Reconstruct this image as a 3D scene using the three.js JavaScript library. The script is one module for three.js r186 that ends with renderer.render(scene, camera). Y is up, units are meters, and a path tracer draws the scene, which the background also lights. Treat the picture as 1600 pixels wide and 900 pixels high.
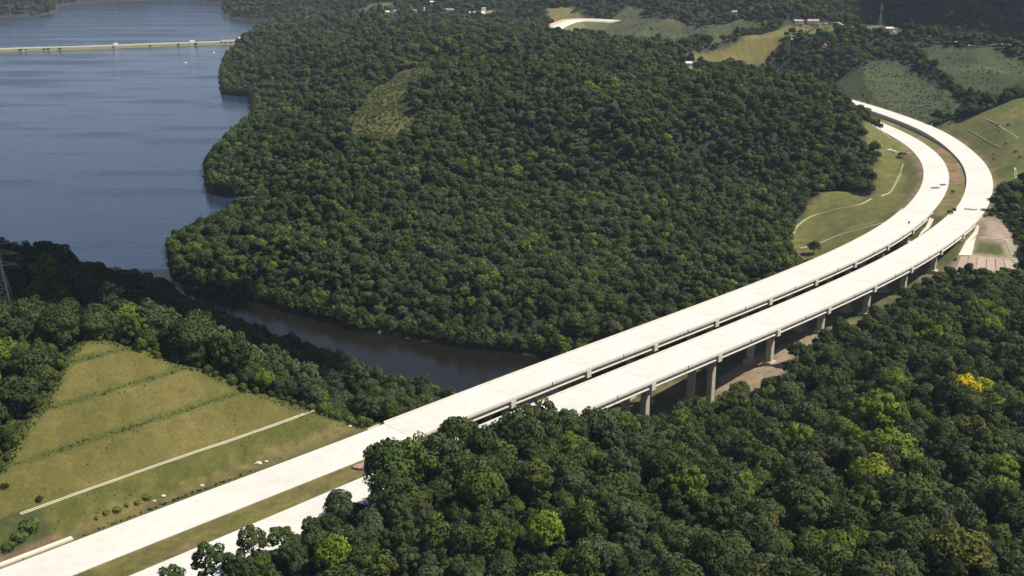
import * as THREE from 'three';
import { mergeGeometries } from 'three/addons/utils/BufferGeometryUtils.js';
import { ImprovedNoise } from 'three/addons/math/ImprovedNoise.js';

// ---------------------------------------------------------------- camera, sky, sun, exposure
const scene = new THREE.Scene();
const camera = new THREE.PerspectiveCamera(28.84, 16 / 9, 1, 20000);
camera.position.set(0, 190, 0);
camera.rotation.set(THREE.MathUtils.degToRad(-18), 0, 0);
const renderer = new THREE.WebGLRenderer({ antialias: true });
renderer.toneMapping = THREE.LinearToneMapping;
renderer.toneMappingExposure = 1.5;
renderer.shadowMap.enabled = true;

const SUN = new THREE.Vector3(0.54, 0.82, 0.06).normalize();
const sun = new THREE.DirectionalLight(new THREE.Color(1, 0.96, 0.87), 5);
sun.position.copy(SUN).multiplyScalar(2500).add(new THREE.Vector3(0, 0, -800));
sun.target.position.set(0, 0, -800);
sun.castShadow = true;
sun.shadow.mapSize.set(4096, 4096);
Object.assign(sun.shadow.camera, { left: -1400, right: 1400, top: 1400, bottom: -1400, near: 10, far: 6000 });
scene.add(sun, sun.target);

{ // clear summer sky, paler and hazier towards the horizon
  const W = 512, H = 256, d = new Float32Array(W * H * 4);
  for (let j = 0; j < H; j++) for (let i = 0; i < W; i++) {
    const el = ((j + 0.5) / H - 0.5) * Math.PI, y = Math.sin(el), k = (j * W + i) * 4;
    const t = Math.pow(Math.max(0, y), 0.5), lo = [0.34, 0.41, 0.50], hi = [0.055, 0.11, 0.25];
    for (let c = 0; c < 3; c++) d[k + c] = y < 0 ? lo[c] * 0.5 : lo[c] + (hi[c] - lo[c]) * t;
    d[k + 3] = 1;
  }
  const t = new THREE.DataTexture(d, W, H, THREE.RGBAFormat, THREE.FloatType);
  t.mapping = THREE.EquirectangularReflectionMapping; t.magFilter = THREE.LinearFilter; t.needsUpdate = true;
  scene.background = t; scene.environment = t;
}
scene.fog = new THREE.FogExp2(new THREE.Color(0.72, 0.82, 1.0), 0.000042);

// ---------------------------------------------------------------- survey tables: ground heights, road axis, zones (metres)
const CTRL = [[-463.6,0.3,-2281.9], [-420.9,0.3,-1640.6], [-388.6,0.3,-1489.5], [-341.7,0.3,-1320.2], [-299.3,0.3,-1294.6], [-264.5,0.3,-1143.3], [-259.1,0.3,-970.5], [-252.3,0.3,-897.6], [-225.3,0.3,-813.0], [-200.6,0.3,-796.7], [-180.7,0.3,-786.8], [-197.0,0.3,-735.2], [-210.8,0.3,-698.9], [-213.4,0.3,-662.8], [-204.5,0.3,-635.3], [-192.0,0.3,-604.9], [-176.6,0.3,-588.4], [-162.3,0.3,-580.4], [-135.1,0.3,-559.8], [-104.4,0.3,-538.5], [-75.6,0.3,-517.6], [-59.3,0.3,-512.2], [-46.2,0.3,-505.1], [-24.2,0.3,-494.8], [0.0,0.3,-488.1], [14.8,0.3,-482.4], [-174.0,7,-583.7], [-169.8,9,-608.4], [-208.8,8,-788.0], [-198.3,14,-803.9], [-217.8,12,-910.4], [-328.4,12,-1383.5], [-356.3,18,-1585.6], [-133.3,5,-555.5], [-135.4,15,-568.8], [-153.6,9,-650.5], [-158.8,7,-733.1], [-167.2,15,-777.2], [-173.5,20,-859.5], [-189.2,24,-972.4], [-249.1,10,-1183.0], [-272.3,22,-1302.1], [-308.3,24,-1569.4], [-296.9,28,-1771.1], [-94.3,6,-521.3], [-100.1,15,-540.1], [-124.1,8,-635.3], [-85.9,10,-576.0], [-54.5,10,-534.6], [-110.4,18,-623.8], [-121.9,28,-697.4], [-134.9,36,-839.1], [-177.7,38,-1120.8], [-60.2,5,-496.1], [-63.4,13,-500.6], [-70.0,16,-590.2], [-79.9,23,-683.2], [-29.1,5,-478.7], [-30.4,12,-503.6], [-33.9,15,-568.8], [-38.8,20,-662.0], [-43.1,29,-742.6], [-49.8,50,-873.8], [-64.5,54,-1145.5], [-99.4,44,-1617.6], [-125.1,46,-1106.8], [-185.1,38,-1656.1], [0.0,7,-473.3], [0.0,13,-510.2], [0.0,17,-561.9], [0.0,20,-646.0], [0.0,25,-747.1], [0.0,54,-816.5], [0.0,63,-1014.5], [-8.4,52,-1495.1], [28.8,7,-473.3], [30.9,12,-513.2], [34.8,17,-586.6], [40.4,21,-691.8], [43.3,24,-745.5], [44.5,45,-774.6], [49.9,64,-880.0], [63.0,66,-1121.5], [61.8,9,-512.4], [67.7,15,-568.8], [79.5,20,-678.6], [86.6,24,-745.5], [87.7,45,-762.1], [96.8,63,-851.6], [124.2,70,-1002.4], [97.1,10,-539.8], [107.8,15,-607.0], [127.4,21,-729.1], [133.5,26,-768.1], [134.6,46,-781.7], [146.4,62,-858.8], [160.1,62,-976.6], [136.6,12,-572.9], [154.7,17,-658.0], [175.6,26,-757.2], [184.5,51,-806.2], [207.1,64,-938.9], [198.7,62,-976.6], [189.5,18,-704.7], [206.5,31,-777.1], [230.6,52,-860.5], [240.3,42,-804.7], [236.2,30,-770.7], [215.2,22,-724.6], [229.2,64,-898.8], [248.6,55,-873.5], [275.0,40,-873.9], [-103.5,43,-904.7], [-100.8,40,-834.4], [-95.4,49,-1051.5], [248.4,25,-785.1], [242.8,21,-726.2], [215.0,18,-735.3], [181.8,13,-686.0], [169.7,10,-651.4], [167.9,8,-619.8], [200.3,18,-639.4], [255.8,27,-758.6], [278.5,29,-816.3], [239.9,27,-682.8], [198.4,15,-673.5], [22.6,0,-457.0], [38.1,1.5,-439.3], [52.1,2,-418.4], [67.2,4,-415.2], [77.9,7,-398.2], [94.7,9,-438.9], [106.5,14,-426.8], [119.3,15,-442.1], [144.8,17,-466.3], [180.3,16,-515.4], [217.5,16,-552.7], [231.6,18,-560.8], [170.9,8,-582.7], [124.9,6,-545.0], [75.7,6,-497.7], [231.3,17,-551.7], [265.0,15,-560.3], [250.2,20,-567.0], [271.3,19,-576.3], [262.1,26.5,-594.3], [279.4,25,-597.1], [269.1,29,-612.4], [282.9,28,-623.4], [287.0,27,-618.1], [297.8,29,-657.4], [333.8,31,-756.6], [342.3,40,-738.6], [344.2,38,-789.4], [360.2,38,-897.4], [344.6,33,-902.4], [401.7,56,-880.4], [372.6,46,-892.5], [369.6,46,-814.1], [409.9,52,-793.2], [340.8,33,-994.2], [333.2,38,-1045.4], [375.4,48,-1105.3], [404.1,66,-1198.9], [300.3,48,-1058.9], [281.0,46,-1030.5], [383.2,38,-987.5], [425.3,52,-1123.1], [434.5,42,-1017.9], [469.0,57,-1107.6], [505.9,66,-1138.0], [318.7,78,-1296.2], [363.3,79,-1301.1], [410.6,78,-1280.0], [442.6,74,-1255.0], [448.4,72,-1211.9], [476.6,70,-1179.1], [513.3,66,-1009.1], [322.6,62,-1145.5], [295.4,66,-1167.7], [184.1,58,-1125.3], [207.3,57,-1112.7], [243.9,60,-1108.3], [231.6,65,-1177.1], [310.4,77,-1291.4], [330,62,-1420], [420,55,-1420], [250,52,-1450], [520,50,-1380], [160.4,40,-1427.3], [237.5,42,-1408.3], [139.4,42,-1555.1], [218.3,50,-1561.0], [313.2,55,-1602.9], [197.0,62,-1771.2], [122.0,44,-1679.1], [74.7,42,-1670.6], [96.9,42,-1734.8], [71.2,57,-1882.7], [123.8,50,-1777.2], [294.3,70,-1766.2], [602.6,44,-1433.5], [641.8,44,-1450.0], [576.9,50,-1518.1], [636.8,62,-1523.3], [528.0,66,-1581.5], [424.8,70,-1526.9], [336.8,75,-1514.7], [680.2,78,-1530.7], [583.5,84,-1502.1], [533.1,86,-1603.7], [383.2,90,-1536.9], [236.0,80,-1703.9], [32.4,50,-1942.9], [28.2,40,-1686.0], [106.4,62,-1918.4], [-52.3,42,-1880.9], [-145.6,40,-1866.9], [-215.4,38,-1934.6], [-113.5,54,-2046.3], [-289.4,46,-2174.2], [-413.7,30,-2329.7], [-339.9,24,-2033.7], [-270.5,30,-1865.1], [-1103.5,0.3,-2476.4], [-1027.8,0.3,-2494.1], [-1027.5,0.3,-2586.3], [-1090.4,0.3,-2748.4], [-629.4,0.3,-2512.0], [-563.7,0.3,-2408.1], [-483.6,0.3,-2343.3], [-467.0,0.3,-2359.2], [-679.6,0.3,-2748.4], [-1113.4,0.3,-2907.6], [-1000.6,0.3,-3006.9], [-1120.6,9,-2587.4], [-1056.6,7,-2535.5], [-1209.3,10,-2531.6], [-541.0,14,-2434.0], [-567.5,22,-2625.7], [-451.7,18,-2321.5], [-1032.5,10,-2822.6], [-296.9,-7,-846.5], [-455.1,-7,-1132.3], [-424.1,-7,-1355.0], [-274.1,-7,-749.3], [-341.7,-7,-785.6], [-240.1,-7,-785.6], [-615.9,-7,-1679.5], [-679.6,-7,-1603.2], [-783.6,-7,-2339.0], [-473.8,-7,-1679.5], [-721.2,-7,-2590.0], [-395.9,-7,-846.5], [-470.1,-7,-846.5], [-520.1,-7,-1132.3], [-771.1,-7,-1355.0], [-975.7,-7,-2500.7], [-1101.7,-7,-2070.0], [-325.1,-7,-1132.3], [-323.5,-7,-998.8], [-528.3,-7,-2196.5], [-571.0,-4,-2038.4], [-344.1,-4,-1284.2], [-324.5,-4,-1293.9], [-283.4,-4,-902.8], [-214.0,-4,-802.6], [-232.0,-4,-713.1], [-235.7,-4,-672.1], [-588.7,-4,-2644.9], [-162.5,-3.5,-573.2], [-125.0,-3.5,-542.3], [-80.3,-3.5,-505.6], [-47.8,-3.5,-487.2], [-11.7,-3.5,-476.9], [-2.8,-3.5,-450.9], [11.5,-3.5,-465.5], [-219.5,54,-463.2], [-195.0,52,-470.4], [-181.7,46,-478.3], [-175.4,36,-495.1], [-173.6,22,-518.5], [-164.3,8,-530.4], [-181.1,56,-403.4], [-161.5,50,-414.3], [-143.4,36,-432.5], [-130.8,16,-469.5], [-146.3,59,-344.7], [-165.9,60,-341.9], [-127.5,56,-350.0], [-111.0,44,-363.7], [-96.3,34,-373.9], [-95.9,9,-448.2], [-78.9,30,-365.6], [-73.3,8,-425.3], [-66.6,26,-357.9], [-61.8,6,-416.7], [-52.3,18,-365.0], [-45.4,6,-407.0], [-40.5,10,-382.8], [-138.4,56,-303.1], [-152.2,52,-307.8], [-143.2,46,-285.3], [-189.0,46,-322.0], [-213.1,50,-370.0], [-169.4,34,-263.6], [-261.9,46,-463.2], [-231.8,38,-340.9], [-291.3,0.0,-608.3], [-254.0,0.0,-605.9], [-214.6,0.0,-596.3], [-190.4,0.0,-584.8], [-165.2,0.0,-546.3], [-123.6,0.0,-506.8], [-88.1,0.0,-478.4], [-61.8,0.0,-455.6], [-41.0,0.0,-441.4], [-26.8,0.0,-430.6], [-364.2,0.0,-608.3], [-136.9,64,-334.9], [-127.0,62.5,-335.4], [-120.4,59.5,-337.5], [-107.4,53,-339.3], [-102.3,51.5,-340.8], [-84.2,43.8,-339.7], [-65.8,36.5,-340.6], [-141.0,60,-328.4], [-140.2,56,-317.2], [-140.6,52.5,-306.0], [-143.8,46.5,-292.5], [-144.4,43.5,-284.4], [-136.7,31,-262.7], [-135.7,36,-274.3], [-146.8,32,-248.8], [-120.3,30,-224.7], [-51.0,31,-339.4], [-121.3,29,-193.4], [-99.5,29,-171.4], [-92.9,29.5,-221.7], [-71.0,29.5,-199.7], [-64.5,30,-250.0], [-42.6,31,-228.0], [-46.8,31,-267.7], [-24.9,33,-245.8], [-32.7,35,-281.9], [-10.7,36,-260.0], [-15.0,38,-299.6], [6.9,37,-277.7], [2.6,35,-317.3], [24.5,35,-295.4], [18.7,29,-333.4], [40.6,31,-311.4], [34.2,21,-348.7], [55.9,25,-326.6], [52.0,12,-366.1], [73.6,17,-343.9], [-31.0,32,-236.2], [70.8,14,-352.4], [93.1,14,-373.9], [108.1,15,-408.2], [129.7,15,-432.6], [155.2,16,-465.2], [187.0,16,-501.1], [223.0,16,-515.9], [248.5,17,-517.9], [0.0,35,-275.9], [15.8,36,-244.2], [19.2,29,-303.3], [36.4,30,-285.3], [52.0,20,-330.2], [83.2,20,-330.2], [70.1,29,-272.5], [60.3,36,-229.9], [130.4,20,-383.5], [109.5,27,-316.0], [91.2,34,-257.0], [176.1,22,-411.0], [146.5,29,-335.4], [119.6,36,-266.9], [208.1,24,-427.3], [172.0,31,-346.5], [139.5,38,-274.0], [114.8,43,-218.9], [251.9,26,-437.2], [175.7,38,-293.6], [-57.9,28,-216.3], [0.0,30,-213.5], [66.7,40,-199.5], [116.7,44,-193.8], [316.5,24,-561.7], [385.2,36,-698.6], [-900,30,-300], [-900,20,-700], [-700,40,-100], [0,34,0], [500,50,-100], [900,60,-400], [900,70,-900], [1200,80,-1500], [700,80,-1900], [0,50,100], [-400,30,100], [-200,34,-60]];
const LINE = [[-214.33,-145.23],[-200.07,-159.24],[-185.82,-173.26],[-171.58,-187.3],[-157.36,-201.36],[-143.15,-215.43],[-128.96,-229.51],[-114.78,-243.61],[-100.61,-257.72],[-86.46,-271.84],[-72.33,-285.98],[-58.21,-300.14],[-44.11,-314.31],[-30.01,-328.48],[-15.89,-342.64],[-1.73,-356.76],[12.48,-370.81],[26.77,-384.8],[41.11,-398.73],[55.5,-412.61],[69.9,-426.48],[84.3,-440.37],[98.64,-454.31],[112.92,-468.33],[127.08,-482.46],[141.1,-496.73],[154.93,-511.19],[168.51,-525.88],[181.78,-540.83],[194.7,-556.09],[207.21,-571.69],[219.27,-587.64],[230.83,-603.95],[241.86,-620.63],[252.32,-637.68],[262.18,-655.1],[271.41,-672.86],[280.01,-690.96],[287.93,-709.36],[295.16,-728.05],[301.64,-747.0],[307.3,-766.18],[312.11,-785.59],[316.0,-805.18],[318.97,-824.93],[321.02,-844.79],[322.18,-864.73],[322.51,-884.72],[322.06,-904.7],[320.89,-924.67],[319.08,-944.6],[316.68,-964.48],[313.73,-984.29],[310.26,-1004.04],[306.28,-1023.74],[301.8,-1043.37],[296.8,-1062.93],[291.3,-1082.44],[285.29,-1101.89],[278.77,-1121.27],[271.74,-1140.6],[264.2,-1159.86],[256.16,-1179.06]];
const ZONES = {
  nose: [[228.1,-638.1],[254.2,-683.3],[275.7,-735.6],[291.0,-784.5],[298.7,-827.2],[301.4,-880.1],[281.4,-889.5],[269.2,-858.8],[258.5,-811.3],[268.8,-802.9],[239.6,-763.8],[245.3,-740.3],[229.9,-698.7],[220.2,-739.0],[188.9,-699.2],[172.9,-668.4],[165.7,-642.3],[159.6,-603.8],[162.8,-589.4],[186.8,-602.6],[206.3,-610.0],[222.3,-627.9]],
  clearing: [[-131.4,-1093.4],[-101.9,-1126.7],[-78.6,-1112.1],[-71.0,-1044.6],[-88.6,-972.7],[-73.9,-859.6],[-74.9,-812.9],[-93.2,-808.1],[-115.4,-835.4],[-129.8,-886.8],[-127.5,-971.6]],
  rightcut: [[342.8,-933.4],[352.0,-916.0],[364.8,-909.8],[372.9,-893.1],[392.6,-905.2],[414.0,-908.5],[433.9,-886.5],[344.6,-686.7],[323.7,-693.8],[309.4,-689.8],[290.2,-658.0],[301.1,-688.6],[321.9,-735.6],[339.5,-797.9],[345.7,-856.9]],
  pasture: [[318.5,-1123.1],[344.2,-1117.9],[380.4,-1153.5],[393.4,-1122.4],[407.0,-1087.2],[400.2,-1002.7],[373.1,-925.4],[358.5,-920.2],[343.0,-949.8],[336.3,-979.3],[324.7,-1054.7]],
  field: [[428.3,-1191.2],[462.4,-1176.0],[508.0,-1128.0],[535.4,-1079.3],[440.0,-878.5],[420.2,-922.3],[395.2,-935.8],[418.6,-1036.0],[420.3,-1108.4]],
  drygrass: [[175.4,-1153.3],[194.0,-1210.4],[214.6,-1230.7],[254.9,-1263.2],[350.3,-1451.9],[312.4,-1269.9],[281.2,-1233.2],[265.5,-1221.2],[207.3,-1112.5],[180.8,-1124.2]],
  farfield: [[131.2,-1509.1],[105.9,-1604.3],[195.2,-1849.3],[191.6,-1652.5],[227.9,-1635.2],[328.6,-1472.1],[313.2,-1435.8],[223.5,-1243.8],[193.6,-1435.4]],
  mound: [[54.0,-1865.8],[65.2,-1892.4],[88.4,-1870.0],[140.4,-1736.2],[134.4,-1695.2],[94.9,-1697.7],[64.6,-1603.9],[57.7,-1781.7]],
  farpatch: [[-275.8,-2083.6],[-260.9,-2135.3],[-215.3,-2095.8],[-207.6,-2005.7]],
  yard: [[-121.1,-1980.1],[-22.2,-1993.0],[-15.8,-1896.3],[-106.1,-1904.6]],
  bareridge: [[575.1,-1587.3],[576.6,-1481.0],[664.7,-1572.9],[695.2,-1565.1],[739.2,-1548.0],[718.7,-1499.3],[654.6,-1545.8],[556.9,-1468.4]],
  hilltop: [[351.3,-1445.3],[413.7,-1482.1],[495.9,-1546.3],[521.6,-1554.8],[421.8,-1256.5],[373.1,-1259.2],[310.4,-1261.3]],
  dirt: [[81.3,-426.0],[89.0,-439.9],[103.9,-451.9],[125.3,-461.2],[140.2,-475.5],[135.9,-461.4],[124.6,-447.3],[110.5,-425.0],[103.5,-405.1],[97.9,-404.3],[94.6,-418.8],[85.7,-418.7]],
  abut: [[223.2,-556.8],[239.4,-574.5],[263.0,-615.0],[268.2,-624.0],[281.4,-628.8],[279.7,-606.7],[274.5,-579.2],[268.3,-561.9],[251.8,-553.3]],
  abutgrass: [[254.9,-590.8],[267.3,-591.0],[264.5,-578.7],[247.2,-577.2]],
  spit: [[-74.0,-517.9],[-49.8,-512.0],[-52.8,-509.4],[-70.3,-513.0]],
  lake: [[39.0,-416.5],[18.1,-413.4],[-10.4,-417.8],[-26.8,-430.6],[-41.0,-441.4],[-61.8,-455.6],[-88.1,-478.4],[-123.6,-506.8],[-165.2,-546.3],[-187.0,-578.0],[-214.6,-596.3],[-254.0,-605.9],[-291.3,-608.3],[-364.2,-608.3],[-473.4,-608.3],[-940.5,-1092.0],[-1637.4,-2255.9],[-1218.1,-2428.6],[-1101.4,-2471.5],[-1029.4,-2498.0],[-1029.1,-2590.3],[-1092.1,-2752.8],[-1106.2,-2888.3],[-993.8,-2986.1],[-866.3,-3063.9],[-721.5,-2888.3],[-630.4,-2516.0],[-564.6,-2411.9],[-484.4,-2347.0],[-456.3,-2270.6],[-458.6,-1996.4],[-415.1,-1643.2],[-383.3,-1491.9],[-338.5,-1322.3],[-298.3,-1296.7],[-261.3,-1137.2],[-255.6,-972.0],[-249.6,-899.0],[-224.3,-816.4],[-200.9,-797.9],[-181.0,-788.0],[-194.8,-734.6],[-208.6,-700.0],[-211.4,-663.9],[-202.6,-636.3],[-190.5,-605.9],[-176.9,-589.3],[-162.5,-581.4],[-135.3,-560.7],[-104.5,-539.3],[-75.7,-518.4],[-59.3,-513.0],[-46.3,-505.9],[-24.2,-495.6],[0.0,-488.9],[14.8,-483.2],[23.1,-470.6],[36.2,-451.2],[44.3,-432.6]],
  cut: [[-137.3,-336.1],[-128.7,-340.1],[-121.2,-339.9],[-108.0,-341.2],[-102.5,-341.6],[-84.4,-340.6],[-66.1,-342.2],[-51.6,-343.6],[-45.0,-342.0],[-64.9,-321.1],[-94.2,-294.8],[-119.1,-267.9],[-133.2,-254.3],[-142.2,-252.2],[-150.9,-275.2],[-144.2,-284.1],[-143.3,-291.5],[-141.0,-306.7],[-139.7,-316.1],[-140.2,-326.6]],
};
const PROFILE = [[23.6,29.8],[25.5,29.8],[34.2,36],[36.4,36.2],[46.6,43.4],[49,43.6],[59.8,51.4],[62.2,51.6],[72,59],[74.4,59.2],[83,65.4],[120,90]];
const DRAINS = {
  abutTop: [[255.8,26.4,-593.5],[263.7,26.1,-593.7],[272.3,25.3,-594.7]],
  abutLow: [[239.6,21.5,-575.1],[253.1,21.3,-574.6],[268.5,19.3,-576.3]],
  abutStair: [[272.0,25.1,-594.0],[270.6,20.8,-581.0],[269.2,16.8,-568.3]],
  cutdrain: [[-134.9,36.1,-273.1],[-125.0,36.1,-283.2],[-104.0,36.1,-304.2],[-85.0,36.1,-322.5],[-66.0,36.0,-341.7]],
  noseA: [[168.3,10.3,-650.2],[179.5,12.2,-676.3],[191.0,14.7,-687.6],[205.9,18.5,-687.2],[219.2,22.2,-685.6],[228.7,24.1,-694.8]],
  noseB: [[236.8,24.6,-700.1],[258.6,24.5,-739.4],[279.6,24.1,-789.6],[283.2,25.2,-797.8]],
  noseC: [[169.0,9.0,-632.3],[188.9,13.4,-637.8],[210.1,21.0,-635.3],[222.5,25.1,-634.6]],
  noseD: [[291.2,34.5,-873.3],[291.6,32.8,-855.2]],
  rightA: [[357.0,37.1,-873.1],[355.5,36.9,-846.4],[352.3,36.9,-814.6],[350.1,37.8,-792.6]],
  rightB: [[370.6,46.0,-877.1],[368.4,45.4,-845.1],[365.9,45.1,-821.8],[363.6,43.9,-797.3]],
  rightC: [[331.7,37.2,-726.9],[322.4,34.1,-702.3]],
  fieldA: [[454.9,53.3,-1102.1],[470.8,55.9,-1096.4],[490.5,59.0,-1085.7]],
};
const TRACKS = {
  ridgepath: [[358.4,66.1,-1451.9],[383.1,65.9,-1459.6],[361.2,79.6,-1293.6],[386.3,79.4,-1280.5],[410.8,78.0,-1280.5],[423.5,76.1,-1261.9]],
  hillpath: [[445.9,72.8,-1224.2],[461.4,72.6,-1219.6],[470.2,71.4,-1197.4],[480.9,69.3,-1172.9],[501.9,68.1,-1159.8],[531.7,67.5,-1153.4]],
  hillside: [[309.2,76.8,-1262.2],[306.5,71.1,-1249.1],[305.5,64.2,-1236.5]],
  trackA: [[7.6,4.6,-497.0],[15.1,4.1,-494.1],[23.8,4.7,-488.3]],
  farroad: [[60.1,43.2,-1578.8],[73.7,42.3,-1647.2],[100.6,41.9,-1714.3],[133.2,47.3,-1704.8],[150.7,51.5,-1687.7]],
  causeway: [[-996.0,0,-1683.7],[-878.7,0,-1734.9],[-804.7,0,-1789.1],[-687.8,0,-1827.2],[-578.0,0,-1871.9],[-476.4,0,-1908.2],[-413.5,0,-1940.4]],
};
const PATCHES = {"slabR":[[263.0,27.9,-613.9],[263.9,27.5,-612.5],[245.7,21.9,-575.1],[238.7,21.4,-575.3]],"wall":[[239.1,21.2,-573.8],[268.0,19.0,-575.1],[265.0,15.5,-562.1],[231.1,17.7,-558.5]],"slabL":[[241.3,28.2,-628.4],[243.2,28.0,-626.4],[237.0,24.8,-617.1],[224.0,22.0,-598.6]]};
const SPOTS = {"pylonA":[-175.9,57.6,-367.8],"pylonB":[407.9,78.1,-1271.3],"pylonC":[-360.7,20.0,-2018.7],"pylonD":[-183.9,37.1,-1769.3],"pylonE":[47.4,31.2,-755.5],"houseA":[380.8,68.0,-1467.2],"houseB":[330.0,64.1,-1198.4],"houseC":[318.0,65.8,-1656.0],"tower":[-143.9,40.5,-1884.2],"shedA":[-212.3,39.2,-1954.5],"shedB":[-192.4,40.3,-1940.4],"shedC":[-165.7,43.2,-1958.3],"yardA":[-108.6,44.8,-1950.7],"yardB":[-58.2,42.5,-1898.7],"yardC":[-46.7,43.1,-1903.9],"houseD":[516.8,53.2,-1553.9],"houseE":[161.9,63.7,-1042.1],"boatA":[-470.4,0.0,-1635.3],"boatB":[-464.1,0.0,-1770.7],"signA":[-141.0,50.9,-2031.1],"yellowA":[158.1,26.9,-361.3],"yellowB":[165.3,27.7,-362.9],"domeA":[112.1,29.6,-303.4],"domeB":[105.2,34.1,-266.9],"limeA":[119.9,23.9,-339.3],"limeB":[102.1,30.8,-286.6],"limeC":[93.8,20.7,-331.5],"bigC":[-8.6,35.4,-269.7],"edgeD":[118.9,17.5,-393.4],"palegreen":[200.0,21.6,-438.8],"tallA":[-60.1,9.5,-401.8],"domeC":[105.8,40.3,-232.5],"limeD":[8.0,36.2,-248.3],"limeE":[-44.8,30.8,-245.8],"limeF":[-117.9,45.9,-365.5],"bigA":[-35.1,33.6,-281.5],"bigB":[-27.7,35.3,-285.4],"bigD":[-16.1,33.6,-300.6],"edgeA":[-83.3,29.5,-237.6],"edgeB":[-75.1,29.8,-245.0],"edgeC":[-67.0,30.4,-253.8],"nearA":[32.2,21.7,-348.1],"bareA":[-24.2,32.0,-296.0],"heapA":[-105.3,29.8,-256.6],"heapB":[-37.7,29.8,-321.2],"bushA":[-131.9,36.8,-279.1],"bushB":[-140.8,41.1,-278.8],"medA":[254.1,29.8,-631.4],"medB":[259.5,29.8,-639.1],"medC":[275.6,29.8,-685.1],"planksA":[269.5,30,-698.3],"planksB":[278.2,30,-707.5],"debrisA":[268.8,30,-642.7],"debrisB":[272.0,30,-641.1],"drum":[223.1,30,-610.0],"machine":[346.2,30.6,-919.2],"cabin":[344.9,30.3,-930.4],"treeN":[173.9,8.6,-620.4],"rocks":[286.6,28.4,-819.1],"bushN":[286.5,27.3,-812.8]};

// ---------------------------------------------------------------- helpers
function rng(seed) { let a = seed >>> 0; return () => { a = (a + 0x6D2B79F5) | 0; let t = Math.imul(a ^ (a >>> 15), 1 | a); t = (t + Math.imul(t ^ (t >>> 7), 61 | t)) ^ t; return ((t ^ (t >>> 14)) >>> 0) / 4294967296; }; }
const perlin = new ImprovedNoise();
const noise = (x, z, f, o = 0) => perlin.noise(x * f, o + 3.7, z * f);
const fbm = (x, z, f) => noise(x, z, f) * 0.55 + noise(x, z, f * 2.1, 9) * 0.3 + noise(x, z, f * 4.3, 17) * 0.15;
const clamp = (v, a, b) => Math.min(b, Math.max(a, v));
const smooth = (a, b, x) => { const t = clamp((x - a) / (b - a), 0, 1); return t * t * (3 - 2 * t); };
const V = (x, y, z) => new THREE.Vector3(x, y, z);
const taken = new Map();
function numbered(name) { const n = taken.get(name) ?? 0; taken.set(name, n + 1); return n ? `${name}_${String(n).padStart(3, '0')}` : name; }
function shadows(o) { o.castShadow = o.receiveShadow = true; return o; }
function part(name, geometry, material, parent) { const m = shadows(new THREE.Mesh(geometry, material)); m.name = name; parent.add(m); return m; }
function tag(o, label, category, group) { o.userData.label = label; o.userData.category = category; if (group) o.userData.group = group; return o; }
function thing(name, label, category, [x, y, z] = [0, 0, 0], turn = 0, group) {
  const o = new THREE.Group(); o.name = numbered(name); o.position.set(x, y, z); o.rotation.y = turn; scene.add(o);
  return tag(o, label, category, group);
}
function solo(name, geometry, material, label, category, group) { const m = part(numbered(name), geometry, material, scene); return tag(m, label, category, group); }
function structure(name, geometry, material) { const m = part(name, geometry, material, scene); m.userData.kind = 'structure'; return m; }
function stuff(o, name, label, category) { o.name = name; o.userData.kind = 'stuff'; o.userData.label = label; o.userData.category = category; return o; }
function box(w, h, d, x = 0, y = 0, z = 0) { return new THREE.BoxGeometry(w, h, d).translate(x, y, z); }
function bar(a, b, r, n = 4) { // round bar from a to b
  const d = b.clone().sub(a), g = new THREE.CylinderGeometry(r, r, d.length(), n, 1);
  g.applyQuaternion(new THREE.Quaternion().setFromUnitVectors(V(0, 1, 0), d.normalize()));
  return g.translate((a.x + b.x) / 2, (a.y + b.y) / 2, (a.z + b.z) / 2);
}
const merge = (list) => mergeGeometries(list.map((g) => (g.index ? g.toNonIndexed() : g)));
const rgb = (r, g, b) => new THREE.Color().setRGB(r, g, b);
function texture(size, fill, color = false) {
  const d = new Uint8Array(size * size * 4);
  for (let j = 0; j < size; j++) for (let i = 0; i < size; i++) { const v = fill(i / size, j / size), k = (j * size + i) * 4; for (let c = 0; c < 3; c++) d[k + c] = clamp((Array.isArray(v) ? v[c] : v) * 255, 0, 255); d[k + 3] = 255; }
  const t = new THREE.DataTexture(d, size, size); t.wrapS = t.wrapT = THREE.RepeatWrapping; t.magFilter = THREE.LinearFilter; t.minFilter = THREE.LinearMipmapLinearFilter; t.generateMipmaps = true;
  if (color) t.colorSpace = THREE.SRGBColorSpace; t.needsUpdate = true; return t;
}
// noise that repeats after n cells
function tiling(n, seed) {
  const r = rng(seed), g = Float32Array.from({ length: n * n }, () => r());
  return (u, v) => { const x = u * n, y = v * n, i = Math.floor(x), j = Math.floor(y), a = x - i, b = y - j, s = a * a * (3 - 2 * a), t = b * b * (3 - 2 * b), q = (p, w) => g[((w % n + n) % n) * n + (p % n + n) % n];
    return (q(i, j) * (1 - s) + q(i + 1, j) * s) * (1 - t) + (q(i, j + 1) * (1 - s) + q(i + 1, j + 1) * s) * t; };
}
const repeated = (t, x, y) => { const c = t.clone(); c.repeat.set(x, y); c.needsUpdate = true; return c; };

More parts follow.
